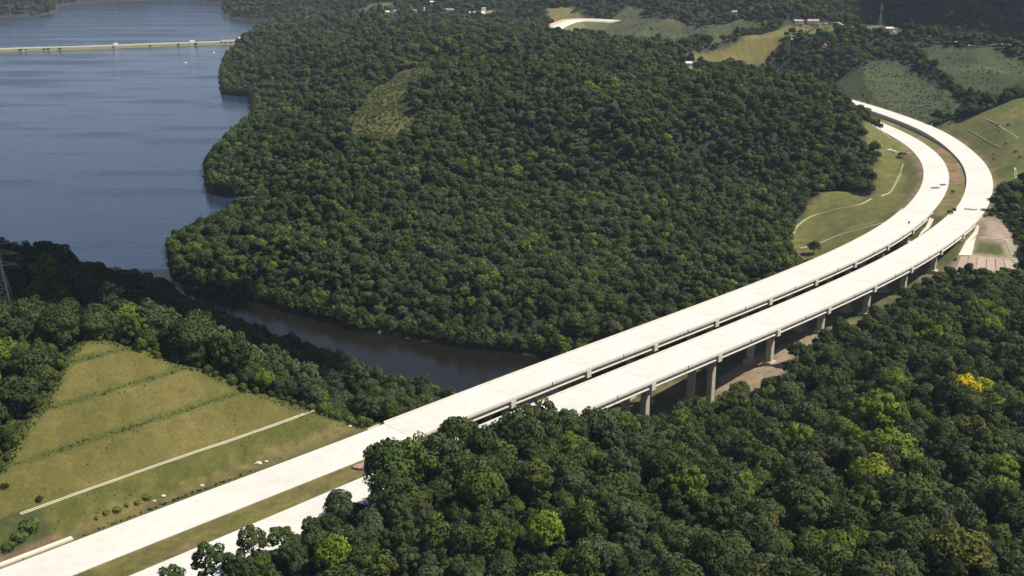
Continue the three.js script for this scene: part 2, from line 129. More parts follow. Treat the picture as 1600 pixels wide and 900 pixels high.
// ---------------------------------------------------------------- ground heights
const thin = (() => { // thin-plate surface through the surveyed points
  const n = CTRL.length, N = n + 3, A = Array.from({ length: N }, () => new Float64Array(N + 1));
  const f = (q) => (q > 1e-9 ? 0.5 * q * Math.log(q + 1e-12) : 0);
  for (let i = 0; i < n; i++) {
    const [x, y, z] = CTRL[i];
    for (let j = 0; j < n; j++) A[i][j] = f(((x - CTRL[j][0]) ** 2 + (z - CTRL[j][2]) ** 2) / 1e6) + (i === j ? 2e-5 : 0);
    A[i][n] = A[n][i] = 1; A[i][n + 1] = A[n + 1][i] = x / 1000; A[i][n + 2] = A[n + 2][i] = z / 1000; A[i][N] = y;
  }
  for (let c = 0; c < N; c++) {
    let p = c; for (let r = c + 1; r < N; r++) if (Math.abs(A[r][c]) > Math.abs(A[p][c])) p = r;
    [A[c], A[p]] = [A[p], A[c]];
    for (let r = c + 1; r < N; r++) { const k = A[r][c] / A[c][c]; if (k) for (let q = c; q <= N; q++) A[r][q] -= k * A[c][q]; }
  }
  const w = new Float64Array(N);
  for (let r = N - 1; r >= 0; r--) { let s = A[r][N]; for (let q = r + 1; q < N; q++) s -= A[r][q] * w[q]; w[r] = s / A[r][r]; }
  const px = Float64Array.from(CTRL, (c) => c[0]), pz = Float64Array.from(CTRL, (c) => c[2]);
  return (x, z) => { let s = w[n] + w[n + 1] * x / 1000 + w[n + 2] * z / 1000; for (let i = 0; i < n; i++) { const q = ((x - px[i]) ** 2 + (z - pz[i]) ** 2) / 1e6; if (q > 1e-9) s += w[i] * 0.5 * q * Math.log(q); } return s; };
})();
const CUM = [0]; for (let i = 1; i < LINE.length; i++) CUM.push(CUM[i - 1] + Math.hypot(LINE[i][0] - LINE[i - 1][0], LINE[i][1] - LINE[i - 1][1]));
function station(x, z) { // [distance along the road axis, distance to its right]
  let best = 1e18, s = 0, d = 0;
  for (let i = 0; i < LINE.length - 1; i++) {
    const ax = LINE[i][0], az = LINE[i][1], ex = LINE[i + 1][0] - ax, ez = LINE[i + 1][1] - az, L = CUM[i + 1] - CUM[i], vx = x - ax, vz = z - az, t = clamp((vx * ex + vz * ez) / (L * L), 0, 1);
    const qx = vx - ex * t, qz = vz - ez * t, e = qx * qx + qz * qz;
    if (e < best) { best = e; s = CUM[i] + t * L; d = Math.sqrt(e) * Math.sign(ex * vz - ez * vx); }
  }
  return [s, d];
}
const axis = new THREE.CatmullRomCurve3(LINE.map(([x, z]) => V(x, 0, z)), false, 'centripetal');
const AXIS_N = 1240; axis.arcLengthDivisions = AXIS_N;
const AXIS_L = axis.getLength();
function onRoad(s, d, y = 0) { // world point at station s, offset d to the right
  const u = clamp(s / AXIS_L, 0, 1), p = axis.getPointAt(u), t = axis.getTangentAt(u);
  return V(p.x - t.z * d, y, p.z + t.x * d);
}
function profile(d) { let i = 1; while (i < PROFILE.length - 1 && PROFILE[i][0] < d) i++; const [a, b] = PROFILE[i - 1], [c, e] = PROFILE[i]; return b + (e - b) * clamp((d - a) / (c - a), 0, 1); }
const BOUNDS = Object.fromEntries(Object.entries(ZONES).map(([k, p]) => [k, [Math.min(...p.map((q) => q[0])), Math.max(...p.map((q) => q[0])), Math.min(...p.map((q) => q[1])), Math.max(...p.map((q) => q[1]))]]));
function zone(name, x, z, reach = 8) { // distance inside the zone, negative outside
  const p = ZONES[name], b = BOUNDS[name];
  if (x < b[0] - reach || x > b[1] + reach || z < b[2] - reach || z > b[3] + reach) return -reach;
  let best = 1e18, odd = false;
  for (let i = 0, j = p.length - 1; i < p.length; j = i++) {
    const [ax, az] = p[j], [bx, bz] = p[i], ex = bx - ax, ez = bz - az, vx = x - ax, vz = z - az, t = clamp((vx * ex + vz * ez) / (ex * ex + ez * ez || 1), 0, 1);
    best = Math.min(best, (vx - ex * t) ** 2 + (vz - ez * t) ** 2);
    if ((az > z) !== (bz > z) && x < ax + (z - az) / (bz - az) * (bx - ax)) odd = !odd;
  }
  return odd ? Math.sqrt(best) : -Math.sqrt(best);
}
const BRIDGE = [262, 669];
function height(x, z, st) {
  let n = thin(x, z);
  const far = smooth(2300, 3600, Math.hypot(x, z));
  if (far > 0) n = n * (1 - far) + (46 + 34 * fbm(x, z, 0.0011)) * far;
  n = clamp(n, -9, 130);
  const [s, d] = st ?? station(x, z);
  if (n > 12 && z < -470) { // spurs and gullies of the wooded hills
    const k = smooth(12, 30, n) * smooth(50, 120, Math.abs(d)) * smooth(470, 560, -z), g = Math.abs(noise(x + 60, z * 0.8, 0.0105, 5));
    n += k * ((0.22 - g) * 22 + fbm(x, z, 0.026) * 5);
  }
  const w = zone('lake', x, z, 130);
  if (w > 0) n = Math.min(n, -0.16 * w); else { n = Math.max(n, Math.min(2.6, -0.3 * w)); if (w > -129) n = Math.min(n, 1 - 0.45 * w); }
  if (n > 3) n += Math.min(1, (n - 3) / 10) * (fbm(x, z, 0.02) * 2.2);
  const dx = Math.max(Math.abs(d) - 23.6, 0), ds = Math.max(0, Math.min(s - BRIDGE[0], BRIDGE[1] - s));
  let h = Math.min(Math.max(n, 29.75 - 0.64 * Math.hypot(dx, ds)), 29.75 + 0.66 * dx - 0.5 * Math.min(ds, 10) + (ds > 0 ? 0.9 * Math.max(0, dx - 12) : 0));
  if (d < -20 && s < 300) { const m = smooth(-3, 3, zone('cut', x, z)); if (m > 0) h = h * (1 - m) + profile(-d) * m; }
  return h;
}

// ---------------------------------------------------------------- materials
const grain = (() => { const a = tiling(8, 1), b = tiling(32, 2), c = tiling(128, 3); return texture(512, (u, v) => 0.30 * a(u, v) + 0.35 * b(u, v) + 0.35 * c(u, v)); })();
const speckle = (() => { const a = tiling(6, 11), b = tiling(24, 12), c = tiling(96, 13), d = tiling(256, 14); return texture(512, (u, v) => { const q = 0.62 + 0.38 * (0.2 * a(u, v) + 0.25 * b(u, v) + 0.3 * c(u, v) + 0.25 * d(u, v)) * 1.1 + (d(v, u) > 0.93 ? -0.14 : 0); return [q, q, q]; }, true); })();
const groundMat = new THREE.MeshStandardMaterial({ vertexColors: true, roughness: 1, map: repeated(speckle, 1 / 14, 1 / 14), bumpMap: repeated(grain, 1 / 9, 1 / 9), bumpScale: 0.35 });
const stains = (() => { const a = tiling(5, 21), b = tiling(20, 22), c = tiling(110, 23); return texture(512, (u, v) => { const q = 0.87 + 0.06 * a(u, v) + 0.04 * b(u, v) + 0.04 * c(u, v); return [q, q * (0.975 + 0.02 * b(v, u)), q * (0.93 + 0.03 * a(v, u))]; }, true); })();
const pavementMat = new THREE.MeshStandardMaterial({ color: rgb(0.565, 0.55, 0.53), roughness: 0.9, map: repeated(stains, 1 / 53, 1 / 71) });
const concreteMat = new THREE.MeshStandardMaterial({ color: rgb(0.60, 0.57, 0.52), roughness: 0.9, map: repeated(stains, 1 / 6, 1 / 6) });
const oldConcreteMat = new THREE.MeshStandardMaterial({ color: rgb(0.62, 0.58, 0.47), roughness: 0.95, map: repeated(stains, 1 / 4, 1 / 4) });
const pierMat = new THREE.MeshStandardMaterial({ color: rgb(0.46, 0.405, 0.325), roughness: 0.95, map: repeated(stains, 1 / 6, 1 / 6) });
const steelMat = new THREE.MeshStandardMaterial({ color: rgb(0.26, 0.26, 0.25), roughness: 0.6, metalness: 0.4 });
const darkMat = new THREE.MeshStandardMaterial({ color: rgb(0.04, 0.04, 0.045), roughness: 0.7 });
const whiteMat = new THREE.MeshStandardMaterial({ color: rgb(0.78, 0.77, 0.74), roughness: 0.6 });
const plain = (r, g, b, rough = 0.8) => new THREE.MeshStandardMaterial({ color: rgb(r, g, b), roughness: rough });

// ---------------------------------------------------------------- terrain
const COVER = { // base colours of the open ground
  forest: [0.028, 0.031, 0.014], straw: [0.222, 0.178, 0.044], olive: [0.135, 0.122, 0.018], green: [0.085, 0.105, 0.012], soil: [0.36, 0.235, 0.135], sand: [0.46, 0.35, 0.22], clay: [0.32, 0.185, 0.115], scrub: [0.052, 0.060, 0.016],
};
const mixc = (a, b, t) => [a[0] + (b[0] - a[0]) * t, a[1] + (b[1] - a[1]) * t, a[2] + (b[2] - a[2]) * t];
function cover(x, z, h, s, d) {
  let c = COVER.forest;
  const n1 = fbm(x, z, 0.035), n2 = fbm(x + 400, z, 0.16), n3 = noise(x, z, 0.55, 4);
  const put = (name, col, soft = 2.5) => { const q = zone(name, x, z) + n2 * 3; if (q > -soft) c = mixc(c, col, smooth(-soft, soft, q)); };
  put('clearing', mixc(COVER.scrub, COVER.olive, clamp(0.6 + n2 * 1.2, 0, 1)), 8);
  put('nose', mixc([0.165, 0.152, 0.02], mixc([0.10, 0.13, 0.014], COVER.straw, clamp(0.45 + n2 * 1.4, 0, 1)), clamp(0.4 + n1 * 1.6, 0, 1)));
  put('rightcut', mixc([0.10, 0.13, 0.014], mixc([0.165, 0.152, 0.02], COVER.straw, clamp(0.4 + n2 * 1.4, 0, 1)), clamp(0.5 + n1 * 1.8, 0, 1)));
  put('pasture', mixc(COVER.scrub, COVER.green, clamp(0.15 + n1 * 0.8 + n2, 0, 0.7)), 5);
  put('field', mixc(COVER.scrub, COVER.green, clamp(0.15 + n1 * 0.8 + n2 * 0.8, 0, 0.7)), 5);
  put('farfield', mixc(COVER.scrub, COVER.olive, clamp(0.2 + n1 * 1.2, 0, 0.7)), 5);
  put('drygrass', mixc(COVER.olive, COVER.straw, clamp(0.6 + n1, 0, 1)), 5);
  put('mound', mixc(COVER.olive, COVER.straw, clamp(0.7 + n1, 0, 1)), 5);
  put('farpatch', COVER.olive, 5); put('hilltop', mixc(COVER.olive, COVER.straw, 0.5), 5);
  put('yard', mixc(COVER.straw, COVER.sand, 0.5), 4);
  put('bareridge', mixc(COVER.olive, COVER.clay, smooth(0.05, 0.35, n1)), 6);
  put('spit', COVER.green, 1.5);
  const bridge = smooth(BRIDGE[0] - 4, BRIDGE[0] + 4, s) * (1 - smooth(BRIDGE[1] - 4, BRIDGE[1] + 4, s));
  if (Math.abs(d) < 34 && bridge > 0 && h > 0.3) c = mixc(c, mixc(COVER.green, COVER.soil, 0.6 * smooth(0.0, 0.35, n1 + n2 * 0.5)), bridge * (1 - smooth(26, 34, Math.abs(d))) * 0.9);
  put('dirt', mixc(COVER.sand, COVER.soil, clamp(0.4 + n2, 0, 1)), 2);
  if (bridge < 1 && Math.abs(d) < 29) { // verges and median of the road on the ground
    const v = mixc(mixc(COVER.olive, COVER.straw, clamp(0.5 + n2 * 1.2, 0, 1)), COVER.clay, (s > 640 ? smooth(-0.05, 0.3, n1 + n3 * 0.2) * 0.8 : smooth(0.1, 0.4, n1) * 0.4) * (Math.abs(d) < 6 || Math.abs(d) > 20 ? 1 : 0.6));
    c = mixc(c, v, (1 - bridge) * (1 - smooth(25 + n2 * 2, 28, Math.abs(d))));
  }
  const q = d < -20 && s < 300 ? zone('cut', x, z) : -9;
  if (q > -3) {
    const e = -d, face = Math.max(0, e - 25);
    let g = mixc(COVER.straw, COVER.olive, clamp(0.5 + n1 * 1.5 + n2 * 1.2 + n3 * 0.7, 0, 1));
    if (e < 35) g = mixc(mixc(COVER.olive, COVER.green, 0.45), COVER.straw, clamp(0.1 + n2 * 0.8, 0, 1));
    if (e < 27.5 + n2 * 4) g = mixc(g, mixc(COVER.clay, COVER.straw, 0.6), 0.45);
    for (const b of [49.5, 62.6, 74.6]) g = mixc(g, COVER.green, 0.85 * (1 - smooth(0.5, 1.6, Math.abs(e - b + n2 * 0.8))));
    g = mixc(COVER.green, g, smooth(0, 4, q + n2 * 2));
    if (s < 152 && e < 36) g = mixc(COVER.green, COVER.scrub, clamp(0.5 + n2, 0, 1));
    if (s < 152 && e < 27) g = mixc(g, COVER.clay, 0.6);
    c = mixc(c, g, smooth(-3, 1, q));
  }
  const a = zone('abut', x, z) + n2 * 1.5;
  if (a > -2) c = mixc(c, mixc([0.42, 0.30, 0.225], mixc(COVER.sand, COVER.olive, clamp(0.3 + n1 * 2, 0, 1)), clamp(0.35 + n2 * 1.6, 0, 1)), smooth(-2, 2, a));
  const ag = zone('abutgrass', x, z) + n2; if (ag > -1) c = mixc(c, mixc(COVER.green, COVER.olive, 0.3), smooth(-1, 1, ag));
  if (h < 0.6) c = mixc(c, [0.05, 0.045, 0.032], 1 - smooth(0.1, 0.6, h));
  const k = 1 + 0.34 * n3 + 0.2 * n2;
  return [c[0] * k, c[1] * k, c[2] * k];
}
function spaced(stops) { // [from, step, to, step, ...] lines of the ground grid
  const out = []; let v = stops[0];
  for (let i = 1; i < stops.length; i += 2) { const step = stops[i], end = stops[i + 1]; while (v < end - step * 0.5) { out.push(v); v += step; } v = end; }
  out.push(v); return out;
}
{
  const xs = spaced([-9000, 500, -3000, 150, -1400, 22, -600, 14, -270, 5, -170, 1.6, -20, 3, 430, 6, 600, 14, 1000, 40, 1600, 150, 3000, 500, 9000]);
  const zs = spaced([-9000, 500, -3600, 44, -2400, 22, -1900, 14, -1420, 8, -1120, 3.6, -440, 1.8, -240, 5, -150, 20, 0, 100, 400]);
  const nx = xs.length, nz = zs.length, pos = new Float32Array(nx * nz * 3), col = new Float32Array(nx * nz * 3), uv = new Float32Array(nx * nz * 2), idx = [];
  for (let j = 0, k = 0; j < nz; j++) for (let i = 0; i < nx; i++, k++) {
    const x = xs[i], z = zs[j], st = station(x, z), h = height(x, z, st);
    pos.set([x, h, z], k * 3); col.set(cover(x, z, h, st[0], st[1]), k * 3); uv.set([x, z], k * 2);
    if (i && j) { const a = k - nx - 1, b = k - nx, c = k - 1; idx.push(a, c, b, b, c, k); }
  }
  const g = new THREE.BufferGeometry();
  g.setAttribute('position', new THREE.BufferAttribute(pos, 3)); g.setAttribute('color', new THREE.BufferAttribute(col, 3)); g.setAttribute('uv', new THREE.BufferAttribute(uv, 2)); g.setIndex(idx); g.computeVertexNormals();
  structure('terrain', g, groundMat);
  console.log('terrain', nx, nz);
}
{ // lake
  const a = tiling(12, 31), b = tiling(40, 32), c = tiling(120, 33);
  const ripple = texture(512, (u, v) => 0.3 * a(u, v) + 0.4 * b(u, v) + 0.3 * c(u, v));
  const p = tiling(5, 34), q = tiling(17, 35);
  const wind = texture(512, (u, v) => { const w = 0.6 * p(u, v) + 0.4 * q(u, v); const k = 0.3 + 0.6 * smooth(0.3, 0.68, w); return [k, k, k]; });
  const e = tiling(190, 36), f = tiling(400, 37);
  const chop = texture(1024, (u, v) => { const w = 0.6 * p(u, v) + 0.4 * q(u, v); return (0.25 + 0.75 * smooth(0.28, 0.7, w)) * (0.65 * e(u, v) + 0.35 * f(u, v)); });
  const sheet = (pts, holes = []) => { const s = new THREE.Shape(pts.map(([x, z]) => new THREE.Vector2(x, -z))); for (const h of holes) s.holes.push(new THREE.Path(h.map(([x, z]) => new THREE.Vector2(x, -z)))); return new THREE.ShapeGeometry(s).rotateX(-Math.PI / 2); };
  const inlet = [[-215, -620], [220, -620], [220, -240], [-215, -240]];
  structure('lake_water', sheet([[-6000, -8700], [6000, -8700], [6000, 300], [-6000, 300]], [inlet]), new THREE.MeshPhysicalMaterial({ color: rgb(0.016, 0.026, 0.043), roughness: 0.3, ior: 1.33, roughnessMap: repeated(wind, 1 / 1100, 1 / 210), bumpMap: repeated(chop, 1 / 1100, 1 / 210), bumpScale: 0.4 }));
  structure('river_water', sheet(inlet), new THREE.MeshPhysicalMaterial({ color: rgb(0.007, 0.006, 0.004), specularIntensity: 0.5, roughness: 0.06, ior: 1.33, bumpMap: repeated(ripple, 1 / 22, 1 / 15), bumpScale: 0.025 }));
}

// ---------------------------------------------------------------- sweeping a cross-section along the road or a path
function sweep(points, rights, section, closed = true) { // section: [offset right, height] outline, counter-clockwise seen along the path
  const n = section.length, pos = [], uv = [], idx = [];
  const per = [0]; for (let k = 0; k < n; k++) { const [a, b] = section[k], [c, d] = section[(k + 1) % n]; per.push(per[k] + Math.hypot(c - a, d - b)); }
  let run = 0;
  for (let k = 0; k < n; k++) for (let i = 0; i < points.length; i++) {
    if (!i) run = 0; else run += points[i].distanceTo(points[i - 1]);
    for (let e = 0; e < 2; e++) { const [a, b] = section[(k + e) % n]; pos.push(points[i].x + rights[i].x * a, points[i].y + b, points[i].z + rights[i].z * a); uv.push(per[k + e], run); }
    if (i) { const q = (k * points.length + i) * 2; idx.push(q - 2, q, q - 1, q, q + 1, q - 1); }
  }
  if (closed) for (const i of [0, points.length - 1]) {
    const base = pos.length / 3, tris = THREE.ShapeUtils.triangulateShape(section.map(([a, b]) => new THREE.Vector2(a, b)), []);
    for (const [a, b] of section) { pos.push(points[i].x + rights[i].x * a, points[i].y + b, points[i].z + rights[i].z * a); uv.push(a, b); }
    for (const [a, b, c] of tris) idx.push(base + a, base + (i ? c : b), base + (i ? b : c));
  }
  const g = new THREE.BufferGeometry();
  g.setAttribute('position', new THREE.Float32BufferAttribute(pos, 3)); g.setAttribute('uv', new THREE.Float32BufferAttribute(uv, 2)); g.setIndex(idx);
  const f = g.toNonIndexed(); f.computeVertexNormals(); return f;
}
function alongRoad(s0, s1, d, y, step = 6) { // points and right vectors for sweep
  const n = Math.max(2, Math.ceil((s1 - s0) / step) + 1), p = [], r = [];
  for (let i = 0; i < n; i++) { const s = s0 + (s1 - s0) * i / (n - 1), a = onRoad(s, d(s), y(s)), b = onRoad(s, d(s) + 1, y(s)); p.push(a); r.push(b.sub(a)); }
  return [p, r];
}
function alongPath(list, step = 4, lift = 0) { // smooth path laid on the ground
  const c = new THREE.CatmullRomCurve3(list.map(([x, , z]) => V(x, 0, z))), n = Math.max(3, Math.ceil(c.getLength() / step)), p = c.getSpacedPoints(n), r = [];
  p.forEach((q, i) => { q.y = height(q.x, q.z) + lift; const t = c.getTangentAt(i / n); r.push(V(-t.z, 0, t.x)); });
  return [p, r];
}
const HALF = (s) => 4.4 + 0.9 * (1 - smooth(150, 280, s)) + 0.9 * smooth(600, 700, s); // half of the gap between the carriageways
const leftAxis = (s) => -(HALF(s) + 8), rightAxis = (s) => HALF(s) + 8;
const flatY = () => 30, riseY = (s) => 30 + 0.9 * smooth(680, 790, s) + 2.0 * smooth(850, 960, s);

// ---------------------------------------------------------------- highway on the ground
{
  const slab = [[-8, -0.9], [8, -0.9], [8, 0], [-8, 0]];
  const w = (list) => structure(...list);
  w(['road', sweep(...alongRoad(0, BRIDGE[0] - 0.1, leftAxis, flatY, 10), slab), pavementMat]);
  w(['road_001', sweep(...alongRoad(0, BRIDGE[0] + 5.9, rightAxis, flatY, 10), slab), pavementMat]);
  w(['road_002', sweep(...alongRoad(BRIDGE[1] - 1.9, 1190, leftAxis, flatY, 10), slab), pavementMat]);
  const high = [[-8, -4.5], [8, -4.5], [8, 0], [-8, 0]];
  w(['road_003', sweep(...alongRoad(BRIDGE[1] + 3.1, 1190, rightAxis, riseY, 10), high), pavementMat]);
  // raised concrete strip beyond the gutter of the left carriageway
  solo('concrete_strip', sweep(...alongRoad(60, 155, (s) => leftAxis(s) - 9.9, flatY, 8), [[-0.8, -0.6], [0.8, -0.6], [0.8, 0.35], [-0.8, 0.35]]), oldConcreteMat, 'raised pale concrete strip along the gutter at the bottom left road edge', 'kerb');
}

// ---------------------------------------------------------------- the twin viaducts
function pierFrame(s, d) { const p = onRoad(s, d), q = onRoad(s, d + 1), r = q.clone().sub(p); return { p, r, turn: Math.atan2(-r.z, r.x) }; }
function viaduct(label, ax, s0, s1, piers) {
  const o = thing('viaduct', label, 'bridge', [0, 0, 0]);
  const stops = [s0, ...piers, s1];
  for (let i = 0; i < stops.length - 1; i++) {
    const a = stops[i] + 0.02, b = stops[i + 1] - 0.02, path = (d, y, x0 = a, x1 = b) => alongRoad(x0, x1, (s) => ax(s) + d, () => y, 7);
    const span = part('deck_span', sweep(...path(0, 30), [[-8.1, -0.28], [-6.6, -0.42], [6.6, -0.42], [8.1, -0.28], [8.1, 0], [-8.1, 0]]), pavementMat, o);
    const nj = [[-0.21, -0.34], [0.21, -0.34], [0.21, 0], [0.21, 0.25], [0.09, 0.85], [-0.09, 0.85], [-0.21, 0.25]];
    for (const side of [-1, 1]) part('parapet', sweep(...path(side * 8.26, 30.0), nj), concreteMat, span);
    const ga = i ? a + 1.22 : a, gb = i < stops.length - 2 ? b - 1.22 : b;
    const beam = [[-0.58, -2.55], [0.58, -2.55], [0.58, -2.2], [0.11, -1.9], [0.11, -0.75], [0.5, -0.58], [0.5, -0.425], [-0.5, -0.425], [-0.5, -0.58], [-0.11, -0.75], [-0.11, -1.9], [-0.58, -2.2]];
    for (let k = -2; k <= 2; k++) part('girder', sweep(...path(k * 3.66, 30, ga, gb), beam), concreteMat, span);
    const mid = (stops[i] + stops[i + 1]) / 2, f = pierFrame(mid, ax(mid) + 8.56);
    const pipe = part('drain_pipe', new THREE.CylinderGeometry(0.11, 0.11, 2.1, 6).translate(0, 29.9, 0), darkMat, span); pipe.position.set(f.p.x, 0, f.p.z);
  }
  for (const s of piers) {
    const f = pierFrame(s, ax(s));
    const cap = part('cap_beam', (() => { const sh = new THREE.Shape([[-8.55, -0.43], [-8.55, -3.1], [-6.4, -3.5], [6.4, -3.5], [8.55, -3.1], [8.55, -0.43]].map(([x, y]) => new THREE.Vector2(x, y))); return new THREE.ExtrudeGeometry(sh, { depth: 2.3, bevelEnabled: true, bevelSize: 0.05, bevelThickness: 0.05, bevelSegments: 1 }).translate(0, 0, -1.15); })(), concreteMat, o);
    cap.position.set(f.p.x, 30, f.p.z); cap.rotation.y = f.turn;
    for (const k of [-1, 1]) {
      const c = onRoad(s, ax(s) + k * 4.75), h = height(c.x, c.z);
      part('column', (() => { const L = 30 - 3.51 - h + 1.5, sh = new THREE.Shape([[-1.3, -1.05], [-1.05, -1.3], [1.05, -1.3], [1.3, -1.05], [1.3, 1.05], [1.05, 1.3], [-1.05, 1.3], [-1.3, 1.05]].map(([x, y]) => new THREE.Vector2(x, y))); return new THREE.ExtrudeGeometry(sh, { depth: L, bevelEnabled: false }).rotateX(-Math.PI / 2).translate(k * 4.75, -3.51 - L, 0); })(), pierMat, cap);
      part('footing', box(4.4, 2.6, 4.4, k * 4.75, h - 30 + 0.1, 0), pierMat, cap);
    }
  }
  for (const [s, dir] of [[s0, -1], [s1, 1]]) {
    const f = pierFrame(s + dir * 0.9, ax(s));
    const ab = part('abutment', box(16.9, 3.6, 1.6, 0, -0.43 - 1.8, 0), concreteMat, o); ab.position.set(f.p.x, 30, f.p.z); ab.rotation.y = f.turn;
    for (const k of [-1, 1]) part('wing_wall', box(0.4, 3.0, 5, k * 8.66, -1.3, -dir * 3.2), concreteMat, ab);
  }
  return o;
}
viaduct('long curved concrete viaduct nearest the lake, left of its twin', leftAxis, BRIDGE[0], BRIDGE[1] - 2, [307, 347, 387, 428, 469, 509, 549, 590, 631]);
viaduct('long curved concrete viaduct on tall columns beside the near forest, right of its twin', rightAxis, BRIDGE[0] + 6, BRIDGE[1] + 3, [314, 355, 396, 437, 477, 519, 559, 599, 637]);

// ---------------------------------------------------------------- drainage channels on the slopes
{
  const u = [[-0.5, -0.3], [0.5, -0.3], [0.5, 0.12], [0.34, 0.12], [0.26, -0.14], [-0.26, -0.14], [-0.34, 0.12], [-0.5, 0.12]];
  const names = {
    cutdrain: 'long pale concrete drain crossing the terraced dry slope above the road', noseA: 'curved pale drain round the foot of the green bank by the viaduct end', noseB: 'pale drain climbing the green bank beside the road bend',
    noseC: 'thin pale drain low on the green bank beside the viaduct', noseD: 'short white drain at the top road edge near the shadowed gap', rightA: 'straight white drain on the lower green slope right of the road',
    rightB: 'pale drain higher on the green slope, ending near the bare patch', rightC: 'short pale drain beside the bare triangle at the right road edge', fieldA: 'thin pale line of drain across the distant green field', abutTop: 'upper pale concrete beam across the bank below the right abutment', abutLow: 'lower pale concrete beam across the bank below the right abutment',
  };
  for (const [k, label] of Object.entries(names)) solo('drainage_channel', sweep(...alongPath(DRAINS[k], 3, 0.05), u), oldConcreteMat, label, 'drain', 'drains on the slopes');
}

// ---------------------------------------------------------------- trees
// A crown is a heap of leaf clumps; every leaf face is a small folded blade set on the clumps' surfaces.
function crown(seed, o) {
  const r = rng(seed), P = [], N = [], C = [], I = [], clumps = [];
  for (let i = 0; i < o.clumps; i++) {
    const t = (i + 0.5) / o.clumps, up = o.low + (1 - o.low) * Math.pow(t, o.even ?? 0.8), a = i * 2.39996 + r() * 0.9, out = Math.sqrt(Math.max(0, 1 - up * up));
    const k = (o.inner ?? 0.66) * (0.72 + 0.42 * r());
    clumps.push({ c: V(Math.cos(a) * out * o.R * k, o.base + o.H * (0.5 + 0.5 * up * k * 1.25) * (0.9 + 0.2 * r()), Math.sin(a) * out * o.R * k), q: o.R * (o.clump ?? 0.36) * (0.75 + 0.55 * r()), tint: 0.82 + 0.36 * r(), warm: r() });
  }
  const mid = V(0, o.base + o.H * 0.45, 0), d = V(0, 0, 0), f = V(0, 0, 0), a = V(0, 0, 0), b = V(0, 0, 0), p = V(0, 0, 0), rad = V(0, 0, 0);
  const per = Math.ceil(o.leaves / o.clumps);
  for (const c of clumps) for (let k = 0; k < per; k++) {
    rad.copy(c.c).sub(mid).normalize();
    for (let tries = 0; tries < 6; tries++) { d.set(r() * 2 - 1, r() * 2 - 1, r() * 2 - 1); const l = d.length(); if (l > 1 || l < 0.05) continue; d.divideScalar(l); if (d.dot(rad) > -0.35 && d.y > -0.65) break; }
    d.normalize();
    p.copy(d).multiplyScalar(c.q * (0.8 + 0.28 * r())); p.y *= o.flat ?? 0.82; p.add(c.c);
    f.set(r() - 0.5, r() - 0.5, r() - 0.5).multiplyScalar(1.1).addScaledVector(d, 0.8); f.y += 0.15; f.normalize();
    a.set(r() - 0.5, r() - 0.5, r() - 0.5).cross(f).normalize(); b.crossVectors(f, a);
    const s = o.leaf * (0.6 + 0.8 * r()), w = s * 0.62, base = P.length / 3, fold = s * 0.2;
    for (const [x, y, h] of [[-s, 0, -fold], [0, -w, fold], [s, 0, -fold], [0, w, fold]]) {
      P.push(p.x + a.x * x + b.x * y + f.x * h, p.y + a.y * x + b.y * y + f.y * h, p.z + a.z * x + b.z * y + f.z * h);
      const nx = d.x * 0.75 + rad.x * 0.3 + f.x * 0.45, ny = d.y * 0.75 + rad.y * 0.3 + f.y * 0.45 + 0.1, nz = d.z * 0.75 + rad.z * 0.3 + f.z * 0.45, l = Math.hypot(nx, ny, nz) || 1; N.push(nx / l, ny / l, nz / l);
    }
    const v = c.tint * (0.72 + 0.56 * r()), warm = 0.92 + 0.16 * c.warm + 0.1 * r();
    for (let q = 0; q < 4; q++) C.push(0.067 * v * warm, 0.088 * v, 0.026 * v);
    I.push(base, base + 1, base + 2, base, base + 2, base + 3);
  }
  const g = new THREE.BufferGeometry();
  g.setAttribute('position', new THREE.Float32BufferAttribute(P, 3)); g.setAttribute('normal', new THREE.Float32BufferAttribute(N, 3)); g.setAttribute('color', new THREE.Float32BufferAttribute(C, 3)); g.setIndex(I);
  g.userData = { clumps };
  return g;
}
function trunk(seed, o, clumps) { // tapered stem with limbs that reach into the clumps
  const r = rng(seed), list = [], top = o.base + o.H * 0.45, R0 = o.R * 0.055 + 0.06;
  const limb = (a, b, ra, rb, n) => { const d = b.clone().sub(a), g = new THREE.CylinderGeometry(rb, ra, d.length(), n, 1, true); g.applyQuaternion(new THREE.Quaternion().setFromUnitVectors(V(0, 1, 0), d.clone().normalize())); g.translate((a.x + b.x) / 2, (a.y + b.y) / 2, (a.z + b.z) / 2); list.push(g.toNonIndexed()); };
  const k1 = V((r() - 0.5) * 0.5, o.base * 0.55, (r() - 0.5) * 0.5), k2 = V(k1.x + (r() - 0.5) * 0.8, top, k1.z + (r() - 0.5) * 0.8);
  limb(V(0, -1.5, 0), k1, R0 * 1.25, R0, 7); limb(k1, k2, R0, R0 * 0.45, 7);
  clumps.filter((_, i) => i % Math.max(1, Math.floor(clumps.length / 7)) === 0).forEach(({ c }) => limb(k1.clone().lerp(k2, 0.25 + 0.6 * r()), c, R0 * 0.42, R0 * 0.12, 5));
  const g = mergeGeometries(list), n = g.attributes.position.count, col = new Float32Array(n * 3);
  for (let i = 0; i < n; i++) col.set([0.105, 0.085, 0.065], i * 3);
  g.setAttribute('color', new THREE.BufferAttribute(col, 3)); g.deleteAttribute('uv');
  return g;
}
